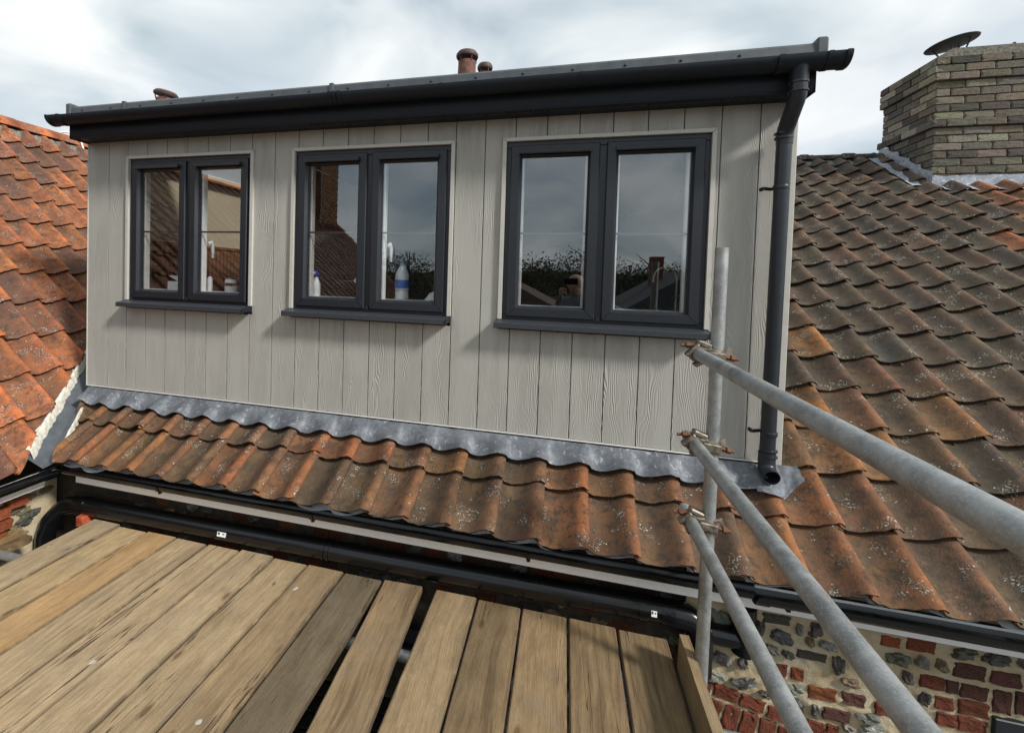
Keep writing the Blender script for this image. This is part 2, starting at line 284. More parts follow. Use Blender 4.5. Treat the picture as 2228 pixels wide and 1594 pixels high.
class MB:
    def __init__(s): s.v = []; s.f = []
    def add(s, vs, fs):
        k = len(s.v); s.v += [Vector(q) for q in vs]; s.f += [tuple(i + k for i in f) for f in fs]; return s
    def box(s, a, b, bev=0., jit=0.):
        a, b = Vector(a), Vector(b); c = (a + b) / 2; h = (b - a) / 2
        return s.obox(c, Matrix.Identity(3), h, bev, jit)
    def obox(s, c, M3, h, bev=0., jit=0.):
        h = Vector((abs(h[0]), abs(h[1]), abs(h[2]))); bev = min(bev, min(h) * .6)
        c = Vector(c)
        if bev <= 0:
            P = [Vector((x * h.x, y * h.y, z * h.z)) for z in (-1, 1) for y in (-1, 1) for x in (-1, 1)]
            F = [(0, 2, 3, 1), (4, 5, 7, 6), (0, 1, 5, 4), (2, 6, 7, 3), (0, 4, 6, 2), (1, 3, 7, 5)]
        else:
            bm = bmesh.new(); bmesh.ops.create_cube(bm, size=2)
            for q in bm.verts: q.co = Vector((q.co.x * h.x, q.co.y * h.y, q.co.z * h.z))
            bmesh.ops.bevel(bm, geom=bm.edges[:], offset=bev, segments=1, affect='EDGES')
            bm.verts.index_update(); P = [q.co.copy() for q in bm.verts]; F = [tuple(w.index for w in f.verts) for f in bm.faces]; bm.free()
        if jit: P = [p + Vector((RND.uniform(-jit, jit), RND.uniform(-jit, jit), RND.uniform(-jit, jit))) for p in P]
        return s.add([c + M3 @ p for p in P], F)
    def prism(s, poly, a, b, ax='x'):
        # poly: closed 2D polygon; ax x:(y,z) y:(x,z) z:(x,y); extruded a..b
        def mk(t, p): return {'x': (t, p[0], p[1]), 'y': (p[0], t, p[1]), 'z': (p[0], p[1], t)}[ax]
        n = len(poly); V = [mk(a, p) for p in poly] + [mk(b, p) for p in poly]
        F = [tuple(range(n))[::-1], tuple(range(n, 2 * n))] + [(i, (i + 1) % n, n + (i + 1) % n, n + i) for i in range(n)]
        return s.add(V, F)
    def tube(s, path, r, n=16, cap=True, inner=0.):
        path = [Vector(p) for p in path]; R_ = r if hasattr(r, '__len__') else [r] * len(path)
        T = []
        for i in range(len(path)):
            d = (path[min(i + 1, len(path) - 1)] - path[max(i - 1, 0)]); T.append(d.normalized())
        up = Vector((0, 0, 1)) if abs(T[0].z) < .9 else Vector((0, 1, 0))
        N = (up - T[0] * up.dot(T[0])).normalized(); k0 = len(s.v); rings = []
        for i, p in enumerate(path):
            N = (N - T[i] * N.dot(T[i])).normalized(); B = T[i].cross(N)
            rings.append([p + (N * math.cos(a) + B * math.sin(a)) * R_[i] for a in (2 * math.pi * j / n for j in range(n))])
        V = [q for rg in rings for q in rg]; F = []
        for i in range(len(path) - 1):
            for j in range(n): F.append((i * n + j, i * n + (j + 1) % n, (i + 1) * n + (j + 1) % n, (i + 1) * n + j))
        if cap and not inner: F += [tuple(range(n))[::-1], tuple(range((len(path) - 1) * n, len(path) * n))]
        s.add(V, F)
        if inner:
            for e_, sg in ((0, 1), (len(path) - 1, -1)):
                rg = rings[e_]; c = path[e_]; t_ = T[e_] * sg; ri = [c + (q - c) * ((R_[e_] - inner) / R_[e_]) for q in rg]; de = [q + t_ * R_[e_] * 2.2 for q in ri]
                s.add(rg + ri + de, [(j, (j + 1) % n, n + (j + 1) % n, n + j) for j in range(n)] + [(n + j, n + (j + 1) % n, 2 * n + (j + 1) % n, 2 * n + j) for j in range(n)] + [tuple(range(2 * n, 3 * n))])
        return s
    def lathe(s, base, prof, axis=(0, 0, 1), n=20):
        A = Vector(axis).normalized(); up = Vector((1, 0, 0)) if abs(A.x) < .9 else Vector((0, 1, 0)); U = (up - A * up.dot(A)).normalized(); V_ = A.cross(U); base = Vector(base)
        V = [base + A * h + (U * math.cos(2 * math.pi * j / n) + V_ * math.sin(2 * math.pi * j / n)) * r for r, h in prof for j in range(n)]
        F = [(i * n + j, i * n + (j + 1) % n, (i + 1) * n + (j + 1) % n, (i + 1) * n + j) for i in range(len(prof) - 1) for j in range(n)]
        F += [tuple(range(n))[::-1], tuple(range((len(prof) - 1) * n, len(prof) * n))]
        return s.add(V, F)
    def grid(s, fn, nu, nv, flip=False):
        V = [fn(i / nu, j / nv) for j in range(nv + 1) for i in range(nu + 1)]; w = nu + 1
        F = [(j * w + i, j * w + i + 1, (j + 1) * w + i + 1, (j + 1) * w + i) for j in range(nv) for i in range(nu)]
        if flip: F = [f[::-1] for f in F]
        return s.add(V, F)
    def mesh(s, name, mat, origin=(0, 0, 0), smooth=0):
        me = bpy.data.meshes.new(name); o = Vector(origin); me.from_pydata([tuple(q - o) for q in s.v], [], s.f); me.materials.append(mat)
        if smooth:
            me.polygons.foreach_set('use_smooth', [True] * len(me.polygons)); me.set_sharp_from_angle(angle=math.radians(smooth))
        me.update(); return me
    def build(s, name, mat, parent=None, smooth=0, color=None):
        xs = [q.x for q in s.v]; ys = [q.y for q in s.v]; zs = [q.z for q in s.v]
        org = Vector(((min(xs) + max(xs)) / 2, (min(ys) + max(ys)) / 2, min(zs)))
        return place(s.mesh(name, mat, org, smooth), name, parent, org, color)
def place(me, name, parent, loc, color=None, M3=None, scale=None):
    o = bpy.data.objects.new(name, me); COL.objects.link(o)
    if parent: o.parent = parent; o.location = Vector(loc) - WLOC[parent.name]
    else: o.location = loc
    if M3 is not None: o.rotation_euler = M3.to_euler()
    if scale: o.scale = scale
    if color: o.color = (*color, 1)
    reg(o, loc); return o
def jc(c, a=.12):
    k = 1 + RND.uniform(-a, a); return tuple(max(0, q * k * (1 + RND.uniform(-a, a) * .35)) for q in c)

# ------------------------------------------------------------------ ground far below
MB().grid(lambda u, v: Vector((-400 + 800 * u, -400 + 800 * v, -3.7)), 8, 8)
g = MB().grid(lambda u, v: Vector((-400 + 800 * u, -400 + 800 * v, -3.7)), 8, 8).build('ground', PAVE); tag(g, kind='structure')

# ------------------------------------------------------------------ main roof geometry (eaves along X, rises towards +Y)
TA = 0.6213; A0 = math.atan(TA); ZR = -0.12
TW, GAUGE = 0.2258, 0.3145
PROF = [(-.07, .030), (0, .0185), (.07, .009), (.16, .003), (.27, 0), (.38, .001), (.49, .006), (.59, .014), (.69, .0245), (.78, .035), (.86, .042), (.92, .0445), (.98, .0435), (1.03, .039), (1.07, .031)]
def roll_h(s):
    s = s - math.floor(s)
    for (a, b), (c, d) in zip(PROF[1:], PROF[2:]):
        if a <= s <= c: return b + (d - b) * (s - a) / (c - a)
    return PROF[0][1]
PROF = [(a, b * 1.3) for a, b in PROF]
def tile_mesh(name, w, L, lift, mat, seed):
    r = random.Random(seed); th = .013; nv = 3
    e1 = [r.uniform(-.0035, .0035) for _ in PROF]; amp = r.uniform(.9, 1.08); sag = r.uniform(-.002, .002); chip = r.choice([None, None, 0, len(PROF) - 1])
    def pt(i, j, d=0.):
        s_, h = PROF[i]; t = j / nv; y = L * t
        if j == 0: y += e1[i] + (.012 if chip is not None and abs(i - chip) < 1 else 0)
        return Vector((s_ * w, y, h * amp + lift * (1 - t) + sag * math.sin(math.pi * t) - d))
    n = len(PROF); m = MB()
    V = [pt(i, j) for j in range(nv + 1) for i in range(n)]; F = [(j * n + i, j * n + i + 1, (j + 1) * n + i + 1, (j + 1) * n + i) for j in range(nv) for i in range(n - 1)]
    m.add(V, F)
    m.add([pt(i, 0) for i in range(n)] + [pt(i, 0, th) + Vector((0, .003, 0)) for i in range(n)] + [pt(i, 1, th) for i in range(n)],
          [(n + i, n + i + 1, i + 1, i) for i in range(n - 1)] + [(2 * n + i, 2 * n + i + 1, n + i + 1, n + i) for i in range(n - 1)])
    m.add([pt(n - 1, 0), pt(n - 1, nv), pt(n - 1, nv, th), pt(n - 1, 0, th)], [(3, 2, 1, 0)])
    return m.mesh(name, mat, (0, 0, 0), 50), m

def cut(mesh_mb, M4, plane_co, plane_no):
    # clip a tile (world space) with a vertical plane, keep the side the normal points to; None if nothing is left
    bm = bmesh.new(); vs = [bm.verts.new(M4 @ q) for q in mesh_mb.v]
    for f in mesh_mb.f:
        try: bm.faces.new([vs[i] for i in f])
        except ValueError: pass
    bmesh.ops.bisect_plane(bm, geom=bm.verts[:] + bm.edges[:] + bm.faces[:], plane_co=plane_co, plane_no=plane_no, clear_inner=True)
    if not bm.faces: bm.free(); return None
    bm.verts.index_update(); r = MB(); r.add([q.co.copy() for q in bm.verts], [tuple(q.index for q in f.verts) for f in bm.faces]); bm.free(); return r

# valley between the two roofs
TB = 0.9; ZL = -0.42; B0 = math.atan(TB)
V0 = Vector((0, (ZL - ZR) / TA, 0)); VD = Vector((-1, TB / TA, 0)).normalized(); VN = Vector((VD.y, -VD.x, 0))   # VN points to the main roof side
def vpt(s, off=0.):
    p = V0 + VD * s + VN * off
    z = ZR + TA * p.y if off >= 0 else ZL - TB * p.x
    return Vector((p.x, p.y, z))

# main roof
roof = thing('pantile_roof', 'weathered brown pantile roof rising behind and beside the grey dormer', 'roof', (4.2, -.47, -.41))
Rm = Matrix(((1, 0, 0), (0, math.cos(A0), -math.sin(A0)), (0, math.sin(A0), math.cos(A0))))
def rp(x, y, h=0.): return Vector((x, y, ZR + TA * y)) + Vector((0, -math.sin(A0), math.cos(A0))) * h
m = MB(); m.add([rp(-6, -.38, -.012), rp(12, -.38, -.012), rp(12, 4.34, -.012), rp(-6, 4.34, -.012)], [(0, 1, 2, 3)])
bm_ = cut(m, Matrix.Identity(4), V0, VN); bm_.build('underlay', UNDER, roof)
variants = [tile_mesh('pantile', TW, GAUGE + .07, .036, TILE, i) for i in range(12)]
PAL_LOW = [(.165, .078, .040), (.115, .068, .043), (.21, .080, .036), (.098, .070, .046), (.24, .115, .042), (.135, .066, .041), (.25, .09, .036), (.19, .10, .045)]
PAL_MID = [(.115, .070, .048), (.098, .066, .047), (.135, .072, .045), (.09, .066, .05)]
PAL_UP = [(.062, .052, .043), (.074, .056, .044), (.055, .050, .044), (.095, .062, .044), (.066, .058, .046)]
stuff = MB(); cand = []
for c in range(18):
    y = -.468 + .2665 * c
    for j in range(-3, 44):
        x = .29 + j * TW
        if x > 9.2: continue
        if y > -.05 and -.6 < x < 4.3: continue          # under the dormer
        if y > -.30 and x < 4.33 and y > -.21: 
            if y > -.1: continue
        if x < -.6: continue
        if 7.02 < x + TW / 2 < 8.4 and 3.30 < y < 4.2: continue     # chimney
        p = rp(x, y) + Vector((RND.uniform(-.004, .004), RND.uniform(-.008, .006) - (.016 if RND.random() < .06 else 0), 0))
        M3 = Rm @ Matrix.Rotation(RND.gauss(0, .011), 3, 'Z') @ Matrix.Rotation(RND.uniform(-.016, .016), 3, 'X') @ Matrix.Rotation(RND.uniform(-.02, .02), 3, 'Y')
        k = RND.randrange(12)
        q = project(rp(x + .1, y + .15, .02))
        vis = q and -60 < q[0] < 2290 and 0 < q[1] < 1500
        cand.append(((1 / q[2] ** 2 if vis else 0), c, j, x, y, p, M3, k))
cand.sort(key=lambda t: -t[0])
for n_, (sz, c, j, x, y, p, M3, k) in enumerate(cand):
    near_valley = (p - V0).dot(VN) < .32
    M4 = Matrix.Translation(p) @ M3.to_4x4()
    t = min(1, max(0, (y + .35) / 2.0)); t = t * t * (3 - 2 * t); t = min(1, t * (1.0 if x > 4 else 0))
    col = jc(RND.choice(PAL_UP), .16) if RND.random() < .15 + .8 * t else jc(RND.choice(PAL_MID if x > 4.9 and RND.random() < .65 else PAL_LOW), .18)
    if x < 5.0 and y < .1: col = tuple(a * .55 + b * .45 * k_ for a, b, k_ in zip(col, (.150, .080, .043), (1, 1, 1)))
    if x > 7.2 and y > 2.7 and RND.random() < .6: col = jc((.2, .085, .045))
    if 4.3 < x < 4.65 and 1.05 < y < 1.75: col = jc((.24, .12, .035))
    if abs(x - 5.27) < .13 and abs(y - .96) < .14: col = (.055, .062, .062)
    if sz > 0 and n_ < 296:
        if near_valley:
            r = cut(variants[k][1], M4, V0 + VN * .055, VN)
            if r:
                # keep the tile's own frame so that the material reads its profile
                me = r.mesh('pantile_cut', TILE, (0, 0, 0), 50); me.transform(M4.inverted()); o = place(me, 'tile', roof, p, col, M3)
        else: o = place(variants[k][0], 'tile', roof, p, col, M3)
    elif sz > 0 or x > 4: stuff.add([M4 @ q for q in variants[k][1].v], variants[k][1].f)
if stuff.v: tag(stuff.build('tile', TILE_S, roof, 50), kind='stuff')
# far side of the roof and its ridge
m = MB(); m.add([Vector((-6, 4.34, ZR + TA * 4.34)), Vector((12, 4.34, ZR + TA * 4.34)), Vector((12, 9.1, -.41)), Vector((-6, 9.1, -.41))], [(0, 1, 2, 3)]); m.build('rear_slope', RIDGE, roof)
for i in range(12):
    x0 = 4.60 + i * .47 - .2
    if 6.95 < x0 < 8.1: continue
    m = MB(); yc = 4.31; zc = ZR + TA * 4.31
    for a, b, rad in ((x0, x0 + .42, .10), (x0 + .40, x0 + .47, .118)):
        P = [(yc + rad * 1.15 * math.cos(t), zc + .0 + rad * .75 * math.sin(t)) for t in (math.pi * k / 8 for k in range(9))]
        m.prism(P, a, b)
    m.build('ridge_tile', RIDGE, roof, 40)
m = MB(); m.grid(lambda u, v: rp(4.2 + 2.9 * u, 4.10 + .18 * v, .035 + .012 * mnoise.noise((u * 60, v * 3, 0))), 60, 4); m.build('ridge_mortar', GMORT, roof, 60)

# eaves: felt strip, white fascia
m = MB()
def felt(u, v):
    x = .10 + 5.6 * u; s_ = (x - .29) / TW; y = -.40 - .036 * v - .055 * max(0, mnoise.noise((x * 1.7, 0, 0)) - .08) * v; h = roll_h(s_) * .55
    return Vector((x, y, ZR + TA * y - .012 + h * (1 - .25 * v) - .014 * v + .004 * mnoise.noise((x * 9, v, 3))))
m.grid(felt, 420, 4, True); m.build('eaves_felt', FELT, roof, 60)
MB().box((.2, -.4375, -.527), (7, -.418, -.42), .002).build('fascia', WHITE, roof)

# valley lining and pointing
m = MB()
m.grid(lambda u, v: vpt(-.04 + 1.3 * u, -.085 + .17 * v) + Vector((0, 0, .012 + .028 * abs(v - .5) + .002 * mnoise.noise((u * 14, v * 3, 5)))), 40, 6); m.build('valley_lining', m_plain('valley_slate_grey', (.095, .108, .125), .5, .1, .2, 14, .15), roof, 60)
def fillet(off, wid, hgt, sgn, name, s0=-.03, s1=1.0, rag=.012):
    m = MB()
    def f(u, v):
        s_ = s0 + (s1 - s0) * u; w_ = wid + rag * (mnoise.noise((s_ * 13, off * 50, 1)) + .6 * mnoise.noise((s_ * 34, off * 50, 4)))
        o_ = off + sgn * w_ * (v - .5) * 2
        return vpt(s_, o_) + Vector((0, 0, .02 + hgt * math.sin(math.pi * min(1, v * 1.1 + .05)) + .006 * mnoise.noise((s_ * 40, v * 6, 2))))
    m.grid(f, 90, 7, sgn < 0); return m.build(name, WMORT, roof, 60)
fillet(-.088, .030, .058, -1, 'valley_mortar'); fillet(.072, .016, .048, 1, 'valley_mortar', rag=.014)

# ------------------------------------------------------------------ left wing roof (eaves along Y, rises towards -X)
lroof = thing('pantile_roof', 'bright orange clay pantile roof meeting the dormer at the valley', 'roof', (0, -.5, -.45))
LW, LG = .2167, .37
Rl = Matrix(((0, -math.cos(B0), math.sin(B0)), (1, 0, 0), (0, math.sin(B0), math.cos(B0))))    # columns: across +Y, upslope, normal
def lp(x, y, h=0.): return Vector((x, y, ZL - TB * x)) + Vector((math.sin(B0), 0, math.cos(B0))) * h
XR = -3.36
m = MB(); m.add([lp(-.06, -8.85, -.012), lp(-.06, 5, -.012), lp(XR, 5, -.012), lp(XR, -8.85, -.012)], [(0, 1, 2, 3)])
cut(m, Matrix.Identity(4), V0, -VN).build('underlay', UNDER, lroof)
m = MB(); m.add([lp(XR, -8.85), lp(XR, 5), Vector((XR - 3.4, 5, lp(XR, 0).z - 3.1)), Vector((XR - 3.4, -8.85, lp(XR, 0).z - 3.1))], [(0, 1, 2, 3)]); m.build('rear_slope', TILE_OS, lroof)
lvar = [tile_mesh('orange_pantile', LW, LG + .07, .036, TILE_O, 20 + i) for i in range(6)]
PAL_O = [(.35, .122, .050), (.31, .110, .047), (.37, .134, .055), (.23, .088, .048), (.16, .074, .05), (.32, .114, .048)]
stuff = MB(); cand = []
for c in range(-1, 12):
    x = -.262 - .2755 * c
    if x < XR + .12: continue
    for j in range(-39, 22):
        y = -.47 + j * LW
        p = lp(x, y) + Vector((0, RND.uniform(-.002, .002), 0)); k = RND.randrange(6)
        d = (p + Vector((-.14, .1, 0)) - V0).dot(VN)
        if d > .2: continue
        q = project(lp(x - .12, y + .1, .02)); vis = q and -80 < q[0] < 215 and 200 < q[1] < 1200
        M3 = Rl @ Matrix.Rotation(RND.uniform(-.012, .012), 3, 'Z') @ Matrix.Rotation(RND.uniform(-.01, .01), 3, 'X')
        cand.append(((1 / q[2] ** 2 if vis else 0), p, M3, k, d))
cand.sort(key=lambda t: -t[0])
for n_, (sz, p, M3, k, d) in enumerate(cand):
    M4 = Matrix.Translation(p) @ M3.to_4x4()
    r = None
    if d > -.35:
        r = cut(lvar[k][1], M4, V0 - VN * .075, -VN)
        if not r: continue
    if sz > 0 and n_ < 296:
        me = lvar[k][0]
        if r: me = r.mesh('orange_pantile_cut', TILE_O, (0, 0, 0), 50); me.transform(M4.inverted())
        place(me, 'tile', lroof, p, jc(RND.choice(PAL_O), .14), M3)
    else:
        if r: stuff.add(r.v, r.f)
        else: stuff.add([M4 @ q for q in lvar[k][1].v], lvar[k][1].f)
tag(stuff.build('tile', TILE_OS, lroof, 50), kind='stuff')
zr = lp(XR, 0).z
rest = MB()
for i in range(30):
    y0 = -8.95 + i * .45
    P = [(XR + .155 * math.cos(t), zr - .035 + .125 * math.sin(t)) for t in (math.pi * k / 10 for k in range(11))]
    dz = RND.uniform(-.006, .006)
    m = MB() if y0 > -.5 and y0 < 3.5 else rest
    m.prism([(a, b + dz) for a, b in P], y0, y0 + .446, 'y')
    if m is not rest: m.build('ridge_tile', RIDGE_O, lroof, 40)
tag(rest.build('ridge_tile', RIDGE_O, lroof, 40), kind='stuff')
m = MB(); m.grid(lambda u, v: lp(XR + .12 + .10 * v + .03 * max(0, math.sin((-1 + 5 * u + .47) / LW * 6.283)) * v, -1 + 5 * u, .05 - .035 * v + .012 * mnoise.noise((u * 90, v * 4, 7))), 260, 5, True); m.build('ridge_mortar', GMORT, lroof, 60)
m = MB(); P = []
for k in range(13):
    t = math.pi * (.62 - .58 * k / 12); P.append(Vector((XR + .17 * math.cos(t), 2.02 + .10 * k / 12, zr - .02 + .145 * math.sin(t))))
P.append(Vector((XR + .22, 2.13, zr - .15))); m.tube(P, .011, 8); tag(m.build('cable', WHITE, None, 60), 'white cable looped over the orange ridge tiles', 'cable')

# ------------------------------------------------------------------ walls below the eaves
def brick_var(n, jit, seed):
    out = []
    for i in range(n):
        bm = bmesh.new(); bmesh.ops.create_cube(bm, size=1); bmesh.ops.bevel(bm, geom=bm.edges[:], offset=.05, segments=1, affect='EDGES')
        bmesh.ops.subdivide_edges(bm, edges=[e for e in bm.edges if e.calc_length() > .3], cuts=3, use_grid_fill=True)
        for q in bm.verts:
            p = q.co + Vector((i * 9.1, seed, 0)); q.co += Vector((mnoise.noise(p * 2.2), mnoise.noise(p * 2.2 + Vector((5, 0, 0))), mnoise.noise(p * 2.2 + Vector((0, 5, 0))))) * jit + Vector((mnoise.noise(p * 6), mnoise.noise(p * 6 + Vector((5, 0, 0))), mnoise.noise(p * 6 + Vector((0, 5, 0))))) * jit * .6
        me = bpy.data.meshes.new('brick'); bm.to_mesh(me); bm.free(); me.materials.append(BRICK); out.append(me)
    return out
BV = brick_var(10, .075, 1)
BV2 = brick_var(10, .045, 5)
FV = []
for i in range(12):
    bm = bmesh.new(); bmesh.ops.create_icosphere(bm, subdivisions=3, radius=.5); r = random.Random(i)
    for q in bm.verts:
        d = q.co.normalized(); k = 1 + .55 * mnoise.noise(d * 1.6 + Vector((i * 7, 0, 0))) + .30 * mnoise.noise(d * 3.4 + Vector((0, i * 5, 0))) + .14 * mnoise.noise(d * 7.5 + Vector((0, 0, i * 3))); q.co = d * .5 * k
        q.co.x = max(-.46, min(.46, q.co.x)); q.co.z = max(-.45, min(.45, q.co.z))
    me = bpy.data.meshes.new('flint'); bm.to_mesh(me); bm.free(); me.materials.append(FLINT); me.polygons.foreach_set('use_smooth', [True] * len(me.polygons)); me.set_sharp_from_angle(angle=math.radians(28)); FV.append(me)
wall = thing('house_wall', 'flint and red brick wall in pale lime mortar under the black gutter', 'wall', (3.5, -.33, -3.7))
WY = -.33
m = MB(); m.grid(lambda u, v: (lambda x, z: Vector((x, WY + .006 * mnoise.noise((x * 14, z * 14, 0)) + .005 * mnoise.noise((x * 38, z * 38, 4)), z)))(3.93 + 1.5 * u, -1.6 + 1.2 * v), 190, 150); m.build('mortar_face', MORTAR, wall, 80)
MB().add([(5.43, WY, -1.6), (9, WY, -1.6), (9, WY, -.4), (5.43, WY, -.4), (3.93, WY, -3.7), (9, WY, -3.7)], [(0, 1, 2, 3), (4, 5, 1, 0)]).build('mortar_face', MORTAR, wall)
FC = {'g': (.20, .195, .172), 'd': (.075, .07, .062), 'k': (.10, .098, .095), 't': (.22, .16, .09), 'o': (.12, .12, .085), 'w': (.34, .33, .3)}
BC = {'gd': (.10, .088, .07), 'r': (.185, .056, .031), 'o': (.27, .082, .036), 'p': (.115, .050, .040)}
ST = [('b', 'gd', 4.305, -0.621, 0.108, 0.038), ('f', 'g', 4.395, -0.647, 0.031, 0.044), ('f', 'd', 4.46, -0.637, 0.055, 0.057), ('f', 'k', 4.327, -0.697, 0.093, 0.051), ('f', 't', 4.438, -0.697, 0.035, 0.033), ('f', 'g', 4.508, -0.697, 0.075, 0.03), ('b', 'gd', 4.451, -0.759, 0.115, 0.031), ('f', 'g', 4.293, -0.765, 0.054, 0.03), ('f', 'd', 4.355, -0.775, 0.046, 0.026), ('f', 'd', 4.553, -0.778, 0.051, 0.073), ('f', 'd', 4.238, -0.679, 0.037, 0.065), ('f', 'o', 4.071, -0.672, 0.092, 0.076), ('f', 'g', 4.087, -0.858, 0.083, 0.045), ('f', 'd', 4.174, -0.858, 0.041, 0.041), ('f', 'g', 4.056, -0.945, 0.096, 0.049), ('f', 'k', 4.186, -0.952, 0.105, 0.045), ('b', 'r', 4.333, -0.854, 0.047, 0.05), ('b', 'o', 4.398, -0.858, 0.049, 0.047), ('b', 'o', 4.497, -0.922, 0.111, 0.05), ('f', 'g', 4.394, -0.928, 0.068, 0.038), ('b', 'p', 4.617, -0.919, 0.087, 0.046), ('f', 'k', 4.472, -1.009, 0.028, 0.054), ('b', 'p', 4.556, -1.007, 0.105, 0.046), ('f', 'd', 4.408, -0.996, 0.038, 0.047), ('f', 'd', 4.273, -0.981, 0.051, 0.03), ('f', 't', 4.603, -0.844, 0.071, 0.033), ('f', 'g', 4.606, -1.057, 0.054, 0.03), ('b', 'r', 4.476, -1.084, 0.069, 0.043), ('b', 'r', 4.545, -1.081, 0.045, 0.04), ('b', 'o', 4.74, -0.626, 0.071, 0.038), ('b', 'o', 4.849, -0.616, 0.101, 0.048), ('f', 'o', 4.772, -0.695, 0.09, 0.045), ('f', 'g', 4.856, -0.687, 0.045, 0.044), ('f', 't', 4.922, -0.686, 0.037, 0.044), ('f', 'o', 4.993, -0.617, 0.094, 0.038), ('f', 'd', 5.099, -0.615, 0.089, 0.037), ('f', 'g', 5.187, -0.613, 0.034, 0.03), ('b', 'p', 5.018, -0.69, 0.111, 0.053), ('b', 'p', 5.141, -0.693, 0.102, 0.05), ('b', 'r', 4.894, -0.769, 0.088, 0.047), ('b', 'p', 4.963, -0.771, 0.043, 0.047), ('b', 'p', 5.037, -0.775, 0.093, 0.05), ('b', 'r', 4.939, -0.849, 0.068, 0.047), ('b', 'r', 5.038, -0.846, 0.105, 0.053), ('b', 'p', 5.131, -0.793, 0.062, 0.08), ('b', 'p', 5.198, -0.782, 0.049, 0.079), ('b', 'r', 4.952, -0.917, 0.074, 0.047), ('b', 'r', 5.038, -0.918, 0.099, 0.053), ('f', 'd', 4.869, -0.844, 0.038, 0.047), ('f', 'd', 4.805, -0.768, 0.042, 0.042), ('b', 'r', 4.734, -0.933, 0.074, 0.045), ('f', 'g', 4.677, -0.986, 0.093, 0.039), ('f', 'w', 4.689, -1.034, 0.099, 0.036)]
def stone(par, k, c, x, z, w, h, ang=0., prot=.012):
    dep = .08
    if k == 'b': place(RND.choice(BV), 'brick', par, (x, WY + dep / 2 - prot * .6, z), jc(BC[c], .18), Matrix.Rotation(ang + RND.uniform(-.02, .02), 3, 'Y'), (w, dep, h * 1.18))
    else: place(RND.choice(FV), 'flint', par, (x, WY + .006, z), jc(FC[c], .2), Matrix.Rotation(RND.uniform(-.35, .35) + RND.choice((0, math.pi)), 3, 'Y'), (w * 1.1, .065, h * 1.25))
for a in ST: stone(wall, *a)
EAVES_SHADE = m_plain('shaded_old_mortar', (.055, .043, .029), .95, 0, .5, 24, .6)  # dark brown old mortar with the deep eaves shade put into its colour
# small brick arch: a tilted course of headers over a soldier course
for i in range(6):
    x = 4.0 + i * .112; z = -1.004 - .15 * (x - 4.0) - .12 * max(0, x - 4.0) ** 2
    stone(wall, 'b', 'r', x, z, .103, .052, .15)
for i in range(9):
    x = 3.985 + i * .075; z = -1.12 - .14 * (x - 4.0) - .12 * max(0, x - 4.0) ** 2
    stone(wall, 'b', 'r', x, z, .066, .11, .15)
# courses glimpsed behind the pipe and under the board ends, set back to deepen the shade
MB().grid(lambda u, v: Vector((-1 + 4.935 * u, -.285 + .006 * mnoise.noise((u * 90, v * 30, 0)), -3.7 + 3.3 * v)), 150, 60).build('mortar_face', EAVES_SHADE, wall, 60)
WY = -.285
BC.update({'r': (.15, .045, .025), 'o': (.17, .06, .03), 'p': (.09, .04, .03), 'gd': (.06, .05, .042)})  # brick colours darkened to carry the shade under the eaves
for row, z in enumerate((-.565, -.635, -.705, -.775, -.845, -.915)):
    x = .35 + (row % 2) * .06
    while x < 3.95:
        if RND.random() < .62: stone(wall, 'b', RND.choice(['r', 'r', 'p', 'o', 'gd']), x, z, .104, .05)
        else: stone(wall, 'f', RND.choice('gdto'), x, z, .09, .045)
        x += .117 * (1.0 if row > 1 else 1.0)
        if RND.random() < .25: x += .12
WY = -.33; BC.update({'o': (.30, .085, .035)})
for i in range(46):
    x = RND.uniform(5.3, 8.2); z = RND.uniform(-1.9, -.6); stone(wall, RND.choice('bf'), 'o', x, z, .1, .05)
# dark window head set in the wall
fr_ = MB().box((5.10, WY - .02, -2.2), (6.3, WY + .05, -.855), .004).build('window_head', ANTH, wall)

lwall = thing('house_wall', 'flint wall of the side wing behind the black pipe elbow', 'wall', (-.12, -2, -3.7))
m = MB(); m.grid(lambda u, v: Vector((-.12 + .006 * mnoise.noise((u * 80, v * 40, 0)), -8.8 + 8.47 * u, -3.7 + 3.2 * v)), 160, 90, True); m.build('mortar_face', MORTAR, lwall, 60)
MB().prism([(-.12, -3.7), (-.12, -.40), (XR, zr - .08), (XR * 2 + .12, -.40), (XR * 2 + .12, -3.7)], -8.8, -8.75, 'y').build('gable', MORTAR, lwall)
for i in range(40):
    y = -.40 - .62 * RND.random(); z = -.52 - .42 * RND.random()
    o = place(RND.choice(FV), 'flint', lwall, (-.115, y, z), jc(FC[RND.choice('gdtow')], .2), None, (.05, RND.uniform(.05, .1), RND.uniform(.04, .065)))
for y, z in ((-.70, -.66), (-.69, -.735), (-.72, -.81), (-.60, -.62), (-.83, -.70), (-.81, -.775)):
    place(RND.choice(BV), 'brick', lwall, (-.085, y, z), jc(BC['o']), None, (.08, .104, .062))

